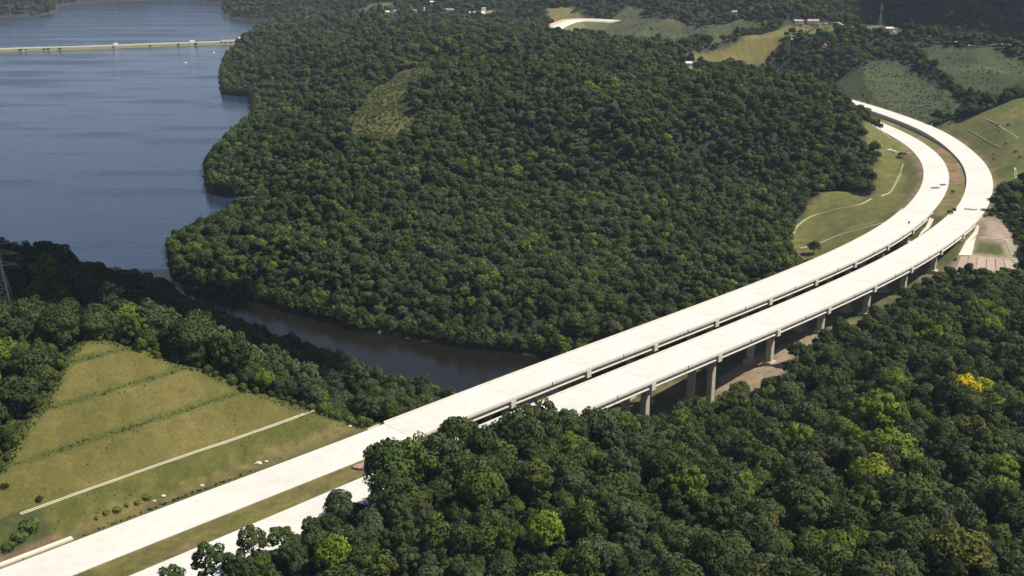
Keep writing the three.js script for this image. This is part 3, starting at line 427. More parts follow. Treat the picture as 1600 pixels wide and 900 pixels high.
const SHAPES = [
  { kind: 'lumpy broadleaf', R: 4.3, H: 6.6, base: 3.0, low: -0.35, clumps: 30, leaves: 2300, leaf: 0.36 },
  { kind: 'spreading broadleaf', R: 5.2, H: 5.2, base: 3.4, low: -0.15, clumps: 34, leaves: 2500, leaf: 0.36, flat: 0.7, clump: 0.3 },
  { kind: 'tall narrow', R: 3.3, H: 8.6, base: 3.0, low: -0.7, clumps: 30, leaves: 2200, leaf: 0.34, clump: 0.4, even: 1 },
  { kind: 'dense domed', R: 4.6, H: 6.4, base: 2.6, low: -0.3, clumps: 60, leaves: 2600, leaf: 0.33, clump: 0.24, inner: 0.78 },
  { kind: 'loose open-crowned', R: 4.4, H: 7.2, base: 3.6, low: -0.5, clumps: 19, leaves: 1900, leaf: 0.38, clump: 0.31, inner: 0.8, flat: 0.7 },
  { kind: 'rounded small-leaved', R: 3.8, H: 6.0, base: 2.4, low: -0.4, clumps: 24, leaves: 2300, leaf: 0.31, clump: 0.4 },
];
const leafMat = (c = [1, 1, 1]) => new THREE.MeshPhysicalMaterial({ color: rgb(...c), vertexColors: true, roughness: 0.85, specularIntensity: 0.12, transmission: 0.32, thickness: 0, side: THREE.DoubleSide });
const barkMat = new THREE.MeshStandardMaterial({ vertexColors: true, roughness: 1 });
const NEAR = SHAPES.map((o, i) => { const c = crown(100 + i, o); return { o, crown: c, trunk: trunk(200 + i, o, c.userData.clumps) }; });
const FAR = SHAPES.map((o, i) => { const q = { ...o, leaves: 620, leaf: o.leaf * 1.95 }, c = crown(300 + i, q); return { o: q, crown: c, trunk: trunk(400 + i, q, c.userData.clumps) }; });
const whole = (t) => { const a = t.crown.toNonIndexed(), b = t.trunk.index ? t.trunk.toNonIndexed() : t.trunk; return mergeGeometries([a, b]); };

const TINTS = [ // [weight, colour factors, word]
  [0.36, [0.72, 0.80, 0.80], 'dark green'], [0.22, [0.92, 0.98, 0.95], 'green'], [0.22, [1.02, 1.0, 1.5], 'grey green'], [0.10, [1.12, 1.12, 0.85], 'olive green'], [0.065, [1.35, 1.5, 0.8], 'fresh green'], [0.025, [1.9, 1.95, 0.75], 'lime green'], [0.01, [1.4, 1.05, 0.95], 'brownish'],
];
function pickTint(q) { let i = 0; while (i < TINTS.length - 1 && q > TINTS[i][0]) { q -= TINTS[i][0]; i++; } return i; }

const OPEN = ['clearing', 'nose', 'rightcut', 'pasture', 'field', 'farfield', 'drygrass', 'mound', 'farpatch', 'yard', 'hilltop', 'dirt', 'abut', 'spit'];
function wooded(x, z, h, s, d) {
  if (h < 0.2) return false;
  const n = fbm(x, z, 0.08) * 5;
  if (d < -20 && s < 300 && zone('cut', x, z) > -2.2) return false;
  if (Math.abs(d) < (s > BRIDGE[0] - 4 && s < BRIDGE[1] + 4 ? 22.5 + n * 0.6 : d > 0 ? 25.8 : 27.5)) return false;
  if (s < 150 && d > 0 && d < 60 && s < 128 + d * 0.2) return false;
  for (const k of OPEN) if (zone(k, x, z) > -1.5 + n * 0.3) return false;
  if (zone('bareridge', x, z) > 0 && fbm(x, z, 0.03) < 0.15) return false;
  return true;
}
const trees = [];
{
  const r = rng(77);
  const bands = [[-150, -470, 4.9], [-470, -760, 4.1], [-760, -1120, 4.7], [-1120, -1600, 6.3], [-1600, -2500, 9.5], [-2500, -3500, 15]];
  for (const [z0, z1, step] of bands) for (let z = z0; z > z1; z -= step * 0.87) {
    const half = 0.457 * (-z * 0.951 + 60) * 1.1 + 30;
    for (let x = -half; x < half; x += step) {
      const px = x + (r() - 0.5) * step * 0.95, pz = z + (r() - 0.5) * step * 0.95, q = r(), sz = r(), tq = r(), turn = r() * 6.283, kind = r();
      const dep = -pz * 0.951 + 30; if (dep < 150) continue;
      const st = station(px, pz);
      if (Math.abs(st[1]) < 23 && st[0] > 0 && st[0] < AXIS_L - 1) continue;
      const h = height(px, pz, st);
      if (h < 0.2 || !wooded(px, pz, h, st[0], st[1])) continue;
      const stand = fbm(px + 900, pz, 0.012);
      let size = (0.58 + 0.72 * sz * sz * sz + 0.2 * stand) * (pz > -470 ? 1.0 : 0.8 + Math.max(0, step - 4.7) * 0.085);
      if (px > 240 && px < 640 && pz < -1060 && pz > -1400) size *= 0.82;
      if (TRACKS.farroad.some((w) => Math.abs(w[0] - px) < 24 && pz - w[2] > -30 && pz - w[2] < 75)) continue;
      if (TRACKS.ridgepath.some((q) => Math.hypot(q[0] - px, q[2] - pz) < 17)) continue;
      if (px > -60 && pz < -590 && pz > -725 && h < 27) size *= 0.86;
      if (h < 3) size *= 0.8;
      if (st[1] < -26 && pz > -570 && px < 20) size *= 0.84 + 0.36 * smooth(12, 34, h);
      if (st[1] > 20 && st[1] < 50 && st[0] > 410 && st[0] < 690) size *= 0.72;
      if (st[1] > 0 && st[1] < 44 && st[0] > 214 && st[0] < 300) size *= 1.34;
      if (st[1] > 0 && st[1] < 40 && st[0] < 214) size *= 0.8;
      const ti = pickTint(clamp(tq + stand * 0.12, 0, 0.999));
      trees.push({ x: px, y: h - 0.2, z: pz, size, tall: 0.82 + 0.4 * q, turn, shape: Math.floor(kind * 6), tint: ti, shade: 0.85 + 0.3 * r(), dep });
    }
  }
  console.log('trees', trees.length);
}
// trees with a look of their own
const SINGLES = [
  ['yellowA', 5, 1.4, [6.5, 4.1, 0.6], 'tree crowned with golden yellow blossom in the right forest'],
  ['yellowB', 5, 1.15, [3.6, 3.3, 0.7], 'small yellow green tree just right of the golden blossoming tree'],
  ['domeA', 3, 2.05, [1.75, 1.8, 0.8], 'big smooth light green dome tree in the right forest'],
  ['domeB', 3, 2.0, [0.8, 0.95, 0.85], 'big smooth dark green dome tree below the lime clumps'],
  ['limeA', 4, 1.55, [2.0, 2.1, 0.7], 'bright lime green tree just above the big light dome'],
  ['limeB', 1, 1.5, [2.3, 2.1, 0.65], 'bright yellow green spreading tree between the two domes'],
  ['limeC', 4, 1.2, [1.8, 1.9, 0.7], 'lime green tree left of the big light dome'],
  ['palegreen', 5, 1.3, [2.1, 2.2, 0.7], 'pale lime tree high in the right forest'],
  ['bigA', 0, 1.8, [0.85, 1.05, 0.8], 'tall full green tree overlapping the road at the forest edge'],
  ['bigB', 3, 1.6, [1.25, 1.35, 0.75], 'lighter green tree beside the tall tree at the road edge'],
  ['bigC', 1, 1.6, [1.0, 1.1, 0.8], 'wide spreading green tree behind the forest edge'],
  ['bigD', 0, 1.65, [0.75, 0.85, 0.8], 'dark green tree hiding the near end of the right viaduct'],
  ['edgeA', 4, 0.9, [0.8, 0.95, 0.75], 'thin tree at the left tip of the forest edge by the road'],
  ['edgeB', 4, 1.05, [0.75, 0.9, 0.75], 'open crowned tree in front of the lower carriageway'],
  ['edgeC', 4, 0.95, [0.85, 0.95, 0.8], 'slender tree standing up against the white lower carriageway'],
  ['nearA', 3, 1.1, [0.7, 0.85, 0.7], 'dark tree against the white deck edge of the right viaduct'],
  ['tallA', 2, 1.5, [0.85, 0.9, 0.95], 'tall pale trunked tree at the corner of the terraced slope'],
  ['domeC', 3, 1.75, [1.5, 1.25, 0.8], 'broad brownish green dome tree at the bottom right'],
  ['limeD', 0, 1.25, [2.0, 2.1, 0.7], 'lime green tree in the middle of the bottom forest'],
  ['limeE', 0, 1.25, [1.8, 2.0, 0.7], 'light green tree at the bottom left of the near forest'],
  ['limeF', 1, 0.95, [2.3, 2.2, 0.7], 'lime green tree just above the top of the terraced slope'],
];
function plant(name, label, category, t, crownMat, group, set = NEAR) {
  const q = set[t.shape], o = thing(name, label, category, [t.x, t.y, t.z], t.turn, group);
  o.scale.set(t.size, t.size * t.tall, t.size);
  part('trunk', q.trunk, barkMat, o); part('crown', q.crown, crownMat, o);
  return o;
}
const crowded = (x, z, r) => SINGLES.some(([k, , sz]) => Math.hypot(SPOTS[k][0] - x, SPOTS[k][2] - z) < r * sz);
for (const [k, shape, size, tint, label] of SINGLES) plant('broadleaf_tree', label, 'tree', { x: SPOTS[k][0], y: SPOTS[k][1] - 0.2, z: SPOTS[k][2], size, tall: k.startsWith('dome') ? 0.85 : 1.1, turn: size * 7, shape }, leafMat(tint));
{ // the largest trees in view stand as single things, the rest of the forest as one mass
  const free = trees.filter((t) => !crowded(t.x, t.z, 4.0));
  const shown = free.filter((t) => { const yy = 190 - t.y - 8, dep = -t.z * 0.951 + yy * 0.309, v = (yy * 0.951 + t.z * 0.309) / dep; return Math.abs(t.x) < 0.457 * dep && v < 0.262; })
    .sort((a, b) => b.size / b.dep - a.size / a.dep).slice(0, 300 - SINGLES.length);
  const used = new Set(), seen = (x, y, z) => V(x, y, z).project(camera);
  const MARKS = [['yellowA', 'golden blossoming tree'], ['domeA', 'light green dome tree'], ['domeB', 'big dark dome tree'], ['limeA', 'lime tree above the dome'], ['limeB', 'yellow green spreading tree'], ['limeC', 'lime tree left of the dome'], ['palegreen', 'pale lime tree'], ['bigA', 'tall roadside tree'], ['bigC', 'wide spreading tree'], ['bigD', 'tree hiding the viaduct end'], ['edgeB', 'lower carriageway trees'], ['nearA', 'dark tree at the deck edge'], ['domeC', 'brownish bottom dome tree'], ['limeD', 'lime tree at bottom middle'], ['limeE', 'light green tree bottom left'], ['limeF', 'lime tree above the slope'], ['tallA', 'tall pale trunked tree']];
  camera.aspect = 16 / 9; camera.updateProjectionMatrix(); camera.updateMatrixWorld(true);
  const chosen = new Set(shown), mats = TINTS.map(([, c]) => leafMat(c));
  for (const t of shown) {
    const [, d] = station(t.x, t.z), p = seen(t.x, t.y + 9, t.z);
    const near = MARKS.map(([k, words]) => { const q = seen(SPOTS[k][0], SPOTS[k][1] + 9, SPOTS[k][2]); return { words, dx: p.x - q.x, dy: p.y - q.y, far: Math.hypot(p.x - q.x, p.y - q.y) }; }).sort((a, b) => a.far - b.far);
    const say = (m) => `${m.far > 0.09 ? 'well ' : ''}${Math.abs(m.dx) > Math.abs(m.dy) ? (m.dx < 0 ? 'left of' : 'right of') : (m.dy > 0 ? 'above' : 'below')} the ${m.words}`;
    const look = `${t.size > 1.02 ? 'large ' : t.size < 0.82 ? 'small ' : ''}${TINTS[t.tint][2]} ${SHAPES[t.shape].kind} tree`;
    const label = near.slice(0, 10).map((m) => `${look} ${say(m)}`).find((l) => !used.has(l)) ?? `${look} ${say(near[0])}`;
    used.add(label);
    plant('broadleaf_tree', label, 'tree', t, mats[t.tint], d < 0 ? 'trees of the wood by the terraced slope' : 'trees of the near forest');
  }
  const forest = new THREE.Group(); stuff(forest, 'forest', 'continuous green broadleaf forest over the shores and hills', 'forest'); scene.add(forest);
  const M = new THREE.Matrix4(), Q = new THREE.Quaternion(), up = V(0, 1, 0), col = new THREE.Color(), mat = leafMat();
  const rest = free.filter((t) => !chosen.has(t));
  for (const [set, test] of [[NEAR, (t) => t.dep < 520], [FAR, (t) => t.dep >= 520]]) set.forEach((q, i) => {
    const list = rest.filter((t) => t.shape === i && test(t)); if (!list.length) return;
    const m = shadows(new THREE.InstancedMesh(whole(q), mat, list.length)); m.name = 'tree_mass'; m.userData.kind = 'stuff';
    list.forEach((t, k) => { M.compose(V(t.x, t.y, t.z), Q.setFromAxisAngle(up, t.turn), V(t.size, t.size * t.tall, t.size)); m.setMatrixAt(k, M); const c = TINTS[t.tint][1]; m.setColorAt(k, col.setRGB(c[0] * t.shade, c[1] * t.shade, c[2] * t.shade)); });
    forest.add(m);
  });
}

// ---------------------------------------------------------------- undergrowth, scrub and grass
const shrubGeo = [0, 1].map((i) => crown(500 + i, { R: 1.9, H: 2.6, base: 0.1, low: -0.3, clumps: 12, leaves: 520, leaf: 0.24, clump: 0.42 }));
const shrubFar = crown(510, { R: 2.0, H: 2.2, base: 0.0, low: -0.2, clumps: 9, leaves: 170, leaf: 0.42, clump: 0.44 });
function scatter(name, label, category, geometry, mat, list) {
  const M = new THREE.Matrix4(), Q = new THREE.Quaternion(), up = V(0, 1, 0), col = new THREE.Color();
  const m = shadows(new THREE.InstancedMesh(geometry, mat, list.length)); stuff(m, name, label, category);
  list.forEach((t, k) => { M.compose(V(t.x, t.y, t.z), Q.setFromAxisAngle(up, t.turn), V(t.size, t.size * t.tall, t.size)); m.setMatrixAt(k, M); m.setColorAt(k, col.setRGB(...t.tint)); });
  scene.add(m); return m;
}
{
  const r = rng(900), edge = [], scrub = [], mat = leafMat();
  for (let z = -215; z > -700; z -= 2.6) for (let x = -230; x < 420; x += 2.6) { // leafy fringe where the forest meets open ground
    const px = x + r() * 2.6, pz = z + r() * 2.6, q = [r(), r(), r(), r()];
    if (Math.abs(px) > 0.457 * (-pz * 0.951 + 60) * 1.1 + 25) continue;
    const [s, d] = station(px, pz), c = d < -20 && s < 300 ? zone('cut', px, pz) : -9, n = zone('nose', px, pz), a = zone('abut', px, pz);
    const by = (c > -9 && c < 0.3 + q[0]) || (n > -7 && n < 0.5) || (a > -6 && a < 0.5) || (d > 25 && d < 31 && s > 130 && s < 262) || (d < -26 && d > -33 && s > 262 && s < 300);
    if (!by || Math.abs(d) < 23.5 || q[1] < 0.25) continue;
    const h = height(px, pz); if (h < 0.5) continue;
    const k = 0.7 + 0.7 * q[2]; edge.push({ x: px, y: h - 0.15, z: pz, size: 0.45 + 0.75 * q[3] * q[3], tall: 0.8 + 0.5 * q[0], turn: q[2] * 6.28, tint: [1.15 * k, 1.3 * k, 0.8 * k] });
  }
  { // bushes that hang over the shore
    const L = ZONES.lake;
    for (let i = 0; i < L.length; i++) {
      const [ax, az] = L[i], [bx, bz] = L[(i + 1) % L.length], len = Math.hypot(bx - ax, bz - az), mz = (az + bz) / 2; if (mz > -330 || mz < -1900 || Math.abs(ax) > 900) continue;
      const far = mz < -800 ? 1.5 : 1, nx = -(bz - az) / len, nz = (bx - ax) / len;
      for (let t = 0; t < len; t += 1.5 * far) for (const k of [0, 1]) {
        const q = [r(), r(), r(), r()], o = (0.4 + k * 2.4 + q[0] * 2.2), px = ax + (bx - ax) * t / len, pz = az + (bz - az) * t / len, sg = zone('lake', px + nx * o, pz + nz * o, 40) < 0 ? 1 : -1, x = px + nx * o * sg, z = pz + nz * o * sg, h = height(x, z), [s, d] = station(x, z);
        if (h < 0.02 || (Math.abs(d) < 24 && s > 0) || zone('spit', x, z) > 0) continue;
        const c = 0.55 + 0.75 * q[1]; edge.push({ x, y: h - 0.2, z, size: (0.7 + 0.9 * q[2] + 0.4 * k) * far, tall: 0.8 + 0.5 * q[3], turn: q[1] * 6.28, tint: [1.0 * c, 1.1 * c, 0.9 * c] });
      }
    }
  }
  for (const [name, step, chance, min, max] of [['pasture', 3.4, 0.4, 0.2, 0.6], ['field', 4, 0.3, 0.2, 0.6], ['farfield', 8, 0.3, 0.4, 1.0], ['clearing', 2.6, 0.8, 0.2, 0.75], ['drygrass', 12, 0.12, 0.3, 0.7], ['rightcut', 9, 0.1, 0.3, 0.8], ['bareridge', 9, 0.4, 0.5, 1.2], ['hilltop', 7, 0.4, 0.4, 1.0]]) {
    const b = BOUNDS[name];
    for (let z = b[2]; z < b[3]; z += step) for (let x = b[0]; x < b[1]; x += step) {
      const px = x + r() * step, pz = z + r() * step, q = [r(), r(), r(), r()];
      if (zone(name, px, pz) < 1 || q[0] > chance + fbm(px, pz, 0.03) * 0.9) continue;
      const [s, d] = station(px, pz); if (Math.abs(d) < 27) continue;
      const k = 0.8 + 0.8 * q[1]; scrub.push({ x: px, y: height(px, pz) - 0.1, z: pz, size: min + (max - min) * q[2], tall: 0.6 + 0.5 * q[3], turn: q[1] * 6.28, tint: [1.2 * k, 1.25 * k, 0.85 * k] });
    }
  }
  scatter('undergrowth', 'leafy undergrowth along the forest edges', 'bushes', shrubGeo[0], mat, edge);
  scatter('scrub', 'low scrub dotted over the open pastures and clearings', 'scrub', shrubFar, mat, scrub);
  // dry grass of the terraced slope and the verges
  const blades = [], rb = rng(31); 
  for (let i = 0; i < 9; i++) { const a = rb() * 6.28, w = 0.09 + 0.07 * rb(), h = 0.22 + 0.3 * rb(), l = 0.14 + 0.3 * rb(), x = Math.cos(a) * 0.16 * rb(), z = Math.sin(a) * 0.16 * rb(), g = new THREE.BufferGeometry(); g.setAttribute('position', new THREE.Float32BufferAttribute([x - Math.sin(a) * w, 0, z + Math.cos(a) * w, x + Math.sin(a) * w, 0, z - Math.cos(a) * w, x + Math.cos(a) * l, h, z + Math.sin(a) * l], 3)); g.setAttribute('normal', new THREE.Float32BufferAttribute([0, 1, 0, 0, 1, 0, Math.cos(a) * 0.2, 0.97, Math.sin(a) * 0.2], 3)); blades.push(g); }
  const tuft = mergeGeometries(blades), grass = [];
  const b = BOUNDS.cut;
  for (let z = b[2]; z < b[3]; z += 0.62) for (let x = b[0]; x < b[1]; x += 0.62) {
    const px = x + r() * 0.62, pz = z + r() * 0.62, q = [r(), r(), r()], c = zone('cut', px, pz); if (c < -0.5) continue;
    const [s, d] = station(px, pz), e = -d; if (e < 22.5) continue;
    const nn = fbm(px, pz, 0.12) + 0.6 * fbm(px, pz, 0.5), berm = Math.min(...[49.3, 62.4, 74.5].map((k) => Math.abs(e - k + fbm(px, pz, 0.3)))), lush = berm < 0.55 || c < 2.2;
    if (q[0] > (lush ? 0.8 + nn * 0.4 : 0.02)) continue;
    const t = lush ? [0.125, 0.145, 0.022] : e < 35 ? [0.14, 0.12, 0.026] : [0.26 + 0.07 * nn, 0.19 + 0.05 * nn, 0.05], k = 0.7 + 0.6 * q[1];
    grass.push({ x: px, y: height(px, pz, [s, d]) - 0.03, z: pz, size: (lush ? 0.55 + 0.7 * q[2] : 0.6 + 0.6 * q[2]), tall: lush ? 0.8 : 0.35, turn: q[1] * 40, tint: [t[0] * k, t[1] * k, t[2] * k] });
  }
  for (const side of [[21.4, 25, 120, 250]]) for (let s = side[2]; s < side[3]; s += 0.7) for (let d = side[0]; d < side[1]; d += 0.7) {
    const q = [r(), r(), r()], p = onRoad(s + q[1] * 0.7, d + q[2] * 0.7), nn = fbm(p.x, p.z, 0.2); if (q[0] > 0.55 + nn) continue;
    const k = 0.7 + 0.6 * q[1]; grass.push({ x: p.x, y: height(p.x, p.z) - 0.03, z: p.z, size: 0.6 + 0.7 * q[2], tall: 0.5, turn: q[0] * 40, tint: [0.17 * k, 0.14 * k, 0.032 * k] });
  }
  console.log('edge', edge.length, 'scrub', scrub.length, 'grass', grass.length);
  scatter('dry_grass', 'dry grass tufts over the terraced slope and the verges', 'grass', tuft, new THREE.MeshPhysicalMaterial({ color: rgb(1, 1, 1), roughness: 1, specularIntensity: 0.1, transmission: 0.4, thickness: 0, side: THREE.DoubleSide }), grass);
}

// ---------------------------------------------------------------- clouds above the frame; their shade lies on the left hill and on the far right hills
function cloud(label, [tx, ty, tz], alt, rx, rz, n, seed) {
  const r = rng(seed), k = (alt - ty) / SUN.y, o = thing('cloud', label, 'cloud', [tx + SUN.x * k, alt, tz + SUN.z * k]), list = [];
  for (let i = 0; i < n; i++) {
    const a = i * 2.4 + r(), q = Math.sqrt((i + 0.5) / n), g = new THREE.IcosahedronGeometry(1, 4), P = g.attributes.position, R = Math.min(rx, rz) * (0.42 + 0.2 * r()), v = V(0, 0, 0), o2 = r() * 90;
    for (let j = 0; j < P.count; j++) { v.fromBufferAttribute(P, j); const m = 1 + 0.28 * perlin.noise(v.x * 1.6 + o2, v.y * 1.6, v.z * 1.6) + 0.14 * perlin.noise(v.x * 4 + o2, v.y * 4, v.z * 4); P.setXYZ(j, v.x * m * R, v.y * m * R * 0.5, v.z * m * R); }
    g.computeVertexNormals(); list.push(g.translate(Math.cos(a) * q * rx * 0.72, (r() - 0.5) * 8, Math.sin(a) * q * rz * 0.72));
  }
  part('puffs', merge(list), plain(0.9, 0.9, 0.9, 1), o); o.userData.kind = 'structure';
}
cloud('white cumulus cloud shading the wooded hill by the lake', [-250, 40, -468], 820, 220, 112, 24, 5);
cloud('white cumulus cloud shading the far wooded hills', [650, 70, -1560], 900, 230, 110, 20, 6);

// ---------------------------------------------------------------- tracks and far road
const trackMat = plain(0.40, 0.33, 0.23, 1);
const ribbon = (list, w, y, thick = 0.5) => sweep(...alongPath(list, 5, y), [[-w, -thick], [w, -thick], [w, 0], [-w, 0]]);
structure('path', ribbon(TRACKS.trackA, 1.5, 0.12), trackMat);
structure('path_001', ribbon(TRACKS.ridgepath, 2.2, 0.3), trackMat);
structure('path_002', ribbon(TRACKS.hillpath, 2.6, 0.3), plain(0.45, 0.38, 0.22, 1));
structure('path_003', ribbon(TRACKS.hillside, 1.2, 0.25), trackMat);
{ // far carriageway on its own bank
  const c = new THREE.CatmullRomCurve3(TRACKS.farroad.map(([x, , z]) => V(x, 0, z))), p = c.getSpacedPoints(24), r = p.map((_, i) => { const t = c.getTangentAt(i / 24); return V(-t.z, 0, t.x); });
  const top = Math.max(...p.map((q, i) => Math.max(...[-11, 0, 11].map((k) => height(q.x + r[i].x * k, q.z + r[i].z * k)))));
  p.forEach((q) => { q.y = top + 0.8; });
  structure('road_004', sweep(p, r, [[-7.5, -0.8], [9, -2.2], [6.5, 0], [-7, 0]]), pavementMat);
  structure('road_bank', sweep(p, r, [[-12, -16], [30, -16], [9.3, -2.1], [-7.4, -0.9]]), plain(0.10, 0.105, 0.03, 1));
  structure('soil_bank', sweep(p.map((q, i) => V(q.x - r[i].x * 12, q.y + 1.2, q.z - r[i].z * 12)), r, [[-6, -12], [4, -12], [3.4, -1.4], [-4, -0.7]]), plain(0.44, 0.29, 0.18, 1));
}
// sloping slabs below the abutments
for (const [k, label] of [['slabR', 'white sloping concrete slab below the right viaduct abutment'], ['slabL', 'pale sloping concrete slab between the two viaduct ends']]) {
  const c = PATCHES[k], n = 8, pos = [], uv = [], idx = [];
  for (let j = 0; j <= n; j++) for (let i = 0; i <= 3; i++) {
    const u = i / 3, v = j / n, x = (c[0][0] * (1 - u) + c[1][0] * u) * (1 - v) + (c[3][0] * (1 - u) + c[2][0] * u) * v, z = (c[0][2] * (1 - u) + c[1][2] * u) * (1 - v) + (c[3][2] * (1 - u) + c[2][2] * u) * v;
    pos.push(x, height(x, z) + 0.35, z); uv.push(x, z);
  }
  const m = pos.length / 3; for (let i = 0; i < m; i++) { pos.push(pos[i * 3], pos[i * 3 + 1] - 0.6, pos[i * 3 + 2]); uv.push(uv[i * 2], uv[i * 2 + 1]); }
  for (let j = 0; j < n; j++) for (let i = 0; i < 3; i++) { const a = j * 4 + i; idx.push(a, a + 4, a + 1, a + 1, a + 4, a + 5); }
  const rim = [...Array(4).keys(), ...Array.from({ length: n }, (_, j) => (j + 1) * 4 + 3), 4 * n + 2, 4 * n + 1, 4 * n, ...Array.from({ length: n - 1 }, (_, j) => (n - 1 - j) * 4)];
  rim.forEach((a, i) => { const b = rim[(i + 1) % rim.length]; idx.push(a, b, a + m, b, b + m, a + m); });
  const g = new THREE.BufferGeometry(); g.setAttribute('position', new THREE.Float32BufferAttribute(pos, 3)); g.setAttribute('uv', new THREE.Float32BufferAttribute(uv, 2)); g.setIndex(idx); const f = g.toNonIndexed(); f.computeVertexNormals();
  solo('slope_slab', f, new THREE.MeshStandardMaterial({ color: rgb(0.62, 0.57, 0.52), roughness: 0.95, map: repeated(stains, 1 / 8, 1 / 8) }), label, 'slab');
}
{ // facing of the lower bank in panels
  const c = PATCHES.wall, o = thing('slope_facing', 'brownish concrete panels facing the lower bank below the right abutment', 'facing', c[0]), n = 6;
  const at = (u, v) => { const x = (c[0][0] * (1 - u) + c[1][0] * u) * (1 - v) + (c[3][0] * (1 - u) + c[2][0] * u) * v, z = (c[0][2] * (1 - u) + c[1][2] * u) * (1 - v) + (c[3][2] * (1 - u) + c[2][2] * u) * v; return V(x, height(x, z) + 0.3, z).sub(o.position); };
  const tones = [[0.46, 0.33, 0.24], [0.42, 0.31, 0.22], [0.48, 0.36, 0.27]].map((t) => new THREE.MeshStandardMaterial({ color: rgb(...t), roughness: 1, map: repeated(speckle, 1 / 5, 1 / 5) }));
  for (let i = 0; i < n; i++) {
    const a = at(i / n + 0.008, 0), b2 = at((i + 1) / n - 0.008, 0), d = at((i + 1) / n - 0.008, 1), e = at(i / n + 0.008, 1), P = [a, b2, d, e], g = new THREE.BufferGeometry();
    g.setAttribute('position', new THREE.Float32BufferAttribute([...P, ...P.map((q) => q.clone().add(V(0, -0.7, 0)))].flatMap((q) => [q.x, q.y, q.z]), 3)); g.setAttribute('uv', new THREE.Float32BufferAttribute([...P, ...P].flatMap((q) => [q.x, q.z + q.y]), 2));
    g.setIndex([0, 2, 1, 0, 3, 2, 0, 1, 4, 1, 5, 4, 1, 2, 5, 2, 6, 5, 2, 3, 6, 3, 7, 6, 3, 0, 7, 0, 4, 7]); const f = g.toNonIndexed(); f.computeVertexNormals(); part('panel', f, tones[i % 3], o);
  }
}
{ // stepped drain down the right bank
  const o = thing('stepped_drain', 'stepped concrete drain at the right end of the abutment bank', 'drain', DRAINS.abutStair[0]);
  const c = new THREE.CatmullRomCurve3(DRAINS.abutStair.map(([x, , z]) => V(x, 0, z))), n = 16;
  for (let i = 0; i < n; i++) { const p = c.getPointAt((i + 0.5) / n), t = c.getTangentAt((i + 0.5) / n), m = part('step', box(2.6, 0.7, c.getLength() / n * 0.78, 0, 0, 0), oldConcreteMat, o); m.position.set(p.x - o.position.x, height(p.x, p.z) + 0.2 - o.position.y, p.z - o.position.z); m.rotation.y = Math.atan2(t.x, t.z); }
}

// ---------------------------------------------------------------- loose things beside the road
function lump(seed, rx, ry, rz, rough = 0.35, detail = 3) { // uneven heap or boulder
  const g = new THREE.IcosahedronGeometry(1, detail), P = g.attributes.position, v = V(0, 0, 0);
  for (let j = 0; j < P.count; j++) { v.fromBufferAttribute(P, j); const m = 1 + rough * perlin.noise(v.x * 1.7 + seed, v.y * 1.7, v.z * 1.7) + rough * 0.5 * perlin.noise(v.x * 5 + seed, v.y * 5, v.z * 5); P.setXYZ(j, v.x * m * rx, v.y * m * ry, v.z * m * rz); }
  g.computeVertexNormals(); return g;
}
const earthMat = new THREE.MeshStandardMaterial({ color: rgb(0.40, 0.27, 0.21), roughness: 1, map: repeated(speckle, 2, 2) }), stoneMat = plain(0.46, 0.42, 0.32, 1);
const atGround = (x, z, lift = 0) => [x, height(x, z) + lift, z];
{
  const p = onRoad(137, -1.2), q = onRoad(237.5, -0.6);
  solo('earth_heap', lump(3, 3.4, 1.0, 2.0), earthMat, 'greyish earth heap on the median at the bottom left', 'earth heap').position.set(...atGround(p.x, p.z, 0.1));
  solo('earth_heap', lump(8, 3.3, 1.1, 2.0), new THREE.MeshStandardMaterial({ color: rgb(0.50, 0.27, 0.22), roughness: 1, map: repeated(speckle, 2, 2) }), 'pinkish earth heap on the median above the forest edge', 'earth heap').position.set(...atGround(q.x, q.z, 0.1));
  const where = [[196, 25.2, 0.55, 'lone pale boulder by the carriageway below the slope drain'], [216, 25.6, 0.85, 'largest pale boulder at the foot of the terraced slope'], [218.5, 25.1, 0.5, 'smaller pale boulder touching the largest one'], [184, 26.4, 0.5, 'pale boulder at the end of the pale bush row'], [181, 26.0, 0.4, 'small pale stone beside the pale bush row'], [252, 26.2, 0.5, 'pale stone near the corner of the terraced slope']];
  where.forEach(([s, d, k, label], i) => { const t = onRoad(s, -d); solo('boulder', lump(20 + i, k * 1.3, k * 0.8, k, 0.5, 2), stoneMat, label, 'boulder', 'boulders at the slope foot').position.set(...atGround(t.x, t.z, 0.1)); });
}
function shrub(label, [x, y, z], size, tint, tall = 0.8, group) { const o = solo('shrub', shrubGeo[1], leafMat(tint), label, 'shrub', group); o.position.set(x, y - 0.1, z); o.scale.set(size, size * tall, size); o.rotation.y = x; return o; }
shrub('small dark shrub on the dry slope above the drain end', SPOTS.bushA, 0.55, [0.6, 0.6, 0.6], 1);
shrub('small dark shrub at the left edge of the terraced slope', SPOTS.bushB, 0.6, [0.6, 0.6, 0.6]);
shrub('round dark bush on the median beside the right viaduct end', SPOTS.medA, 0.95, [0.6, 0.75, 0.7], 0.9);
shrub('second round dark bush on the median, farther up', SPOTS.medB, 0.75, [0.6, 0.75, 0.7], 0.9);
shrub('thin dark bush in the reddish median of the bend', SPOTS.medC, 0.6, [0.8, 0.7, 0.7], 1.2);
shrub('grey green bush on the stony top of the green bank', SPOTS.bushN, 1.6, [1.0, 1.0, 1.2]);
['first', 'second', 'third', 'fourth', 'fifth', 'sixth'].forEach((w, i) => { const p = onRoad(164 + i * 3.1, -(27.0 + 0.35 * (i % 2))); shrub(`${w} pale bush from the left in the row above the road`, atGround(p.x, p.z), 0.42 + 0.14 * ((i * 7) % 3), [2.3, 2.2, 1.4], 0.7, 'pale bushes in a row'); });
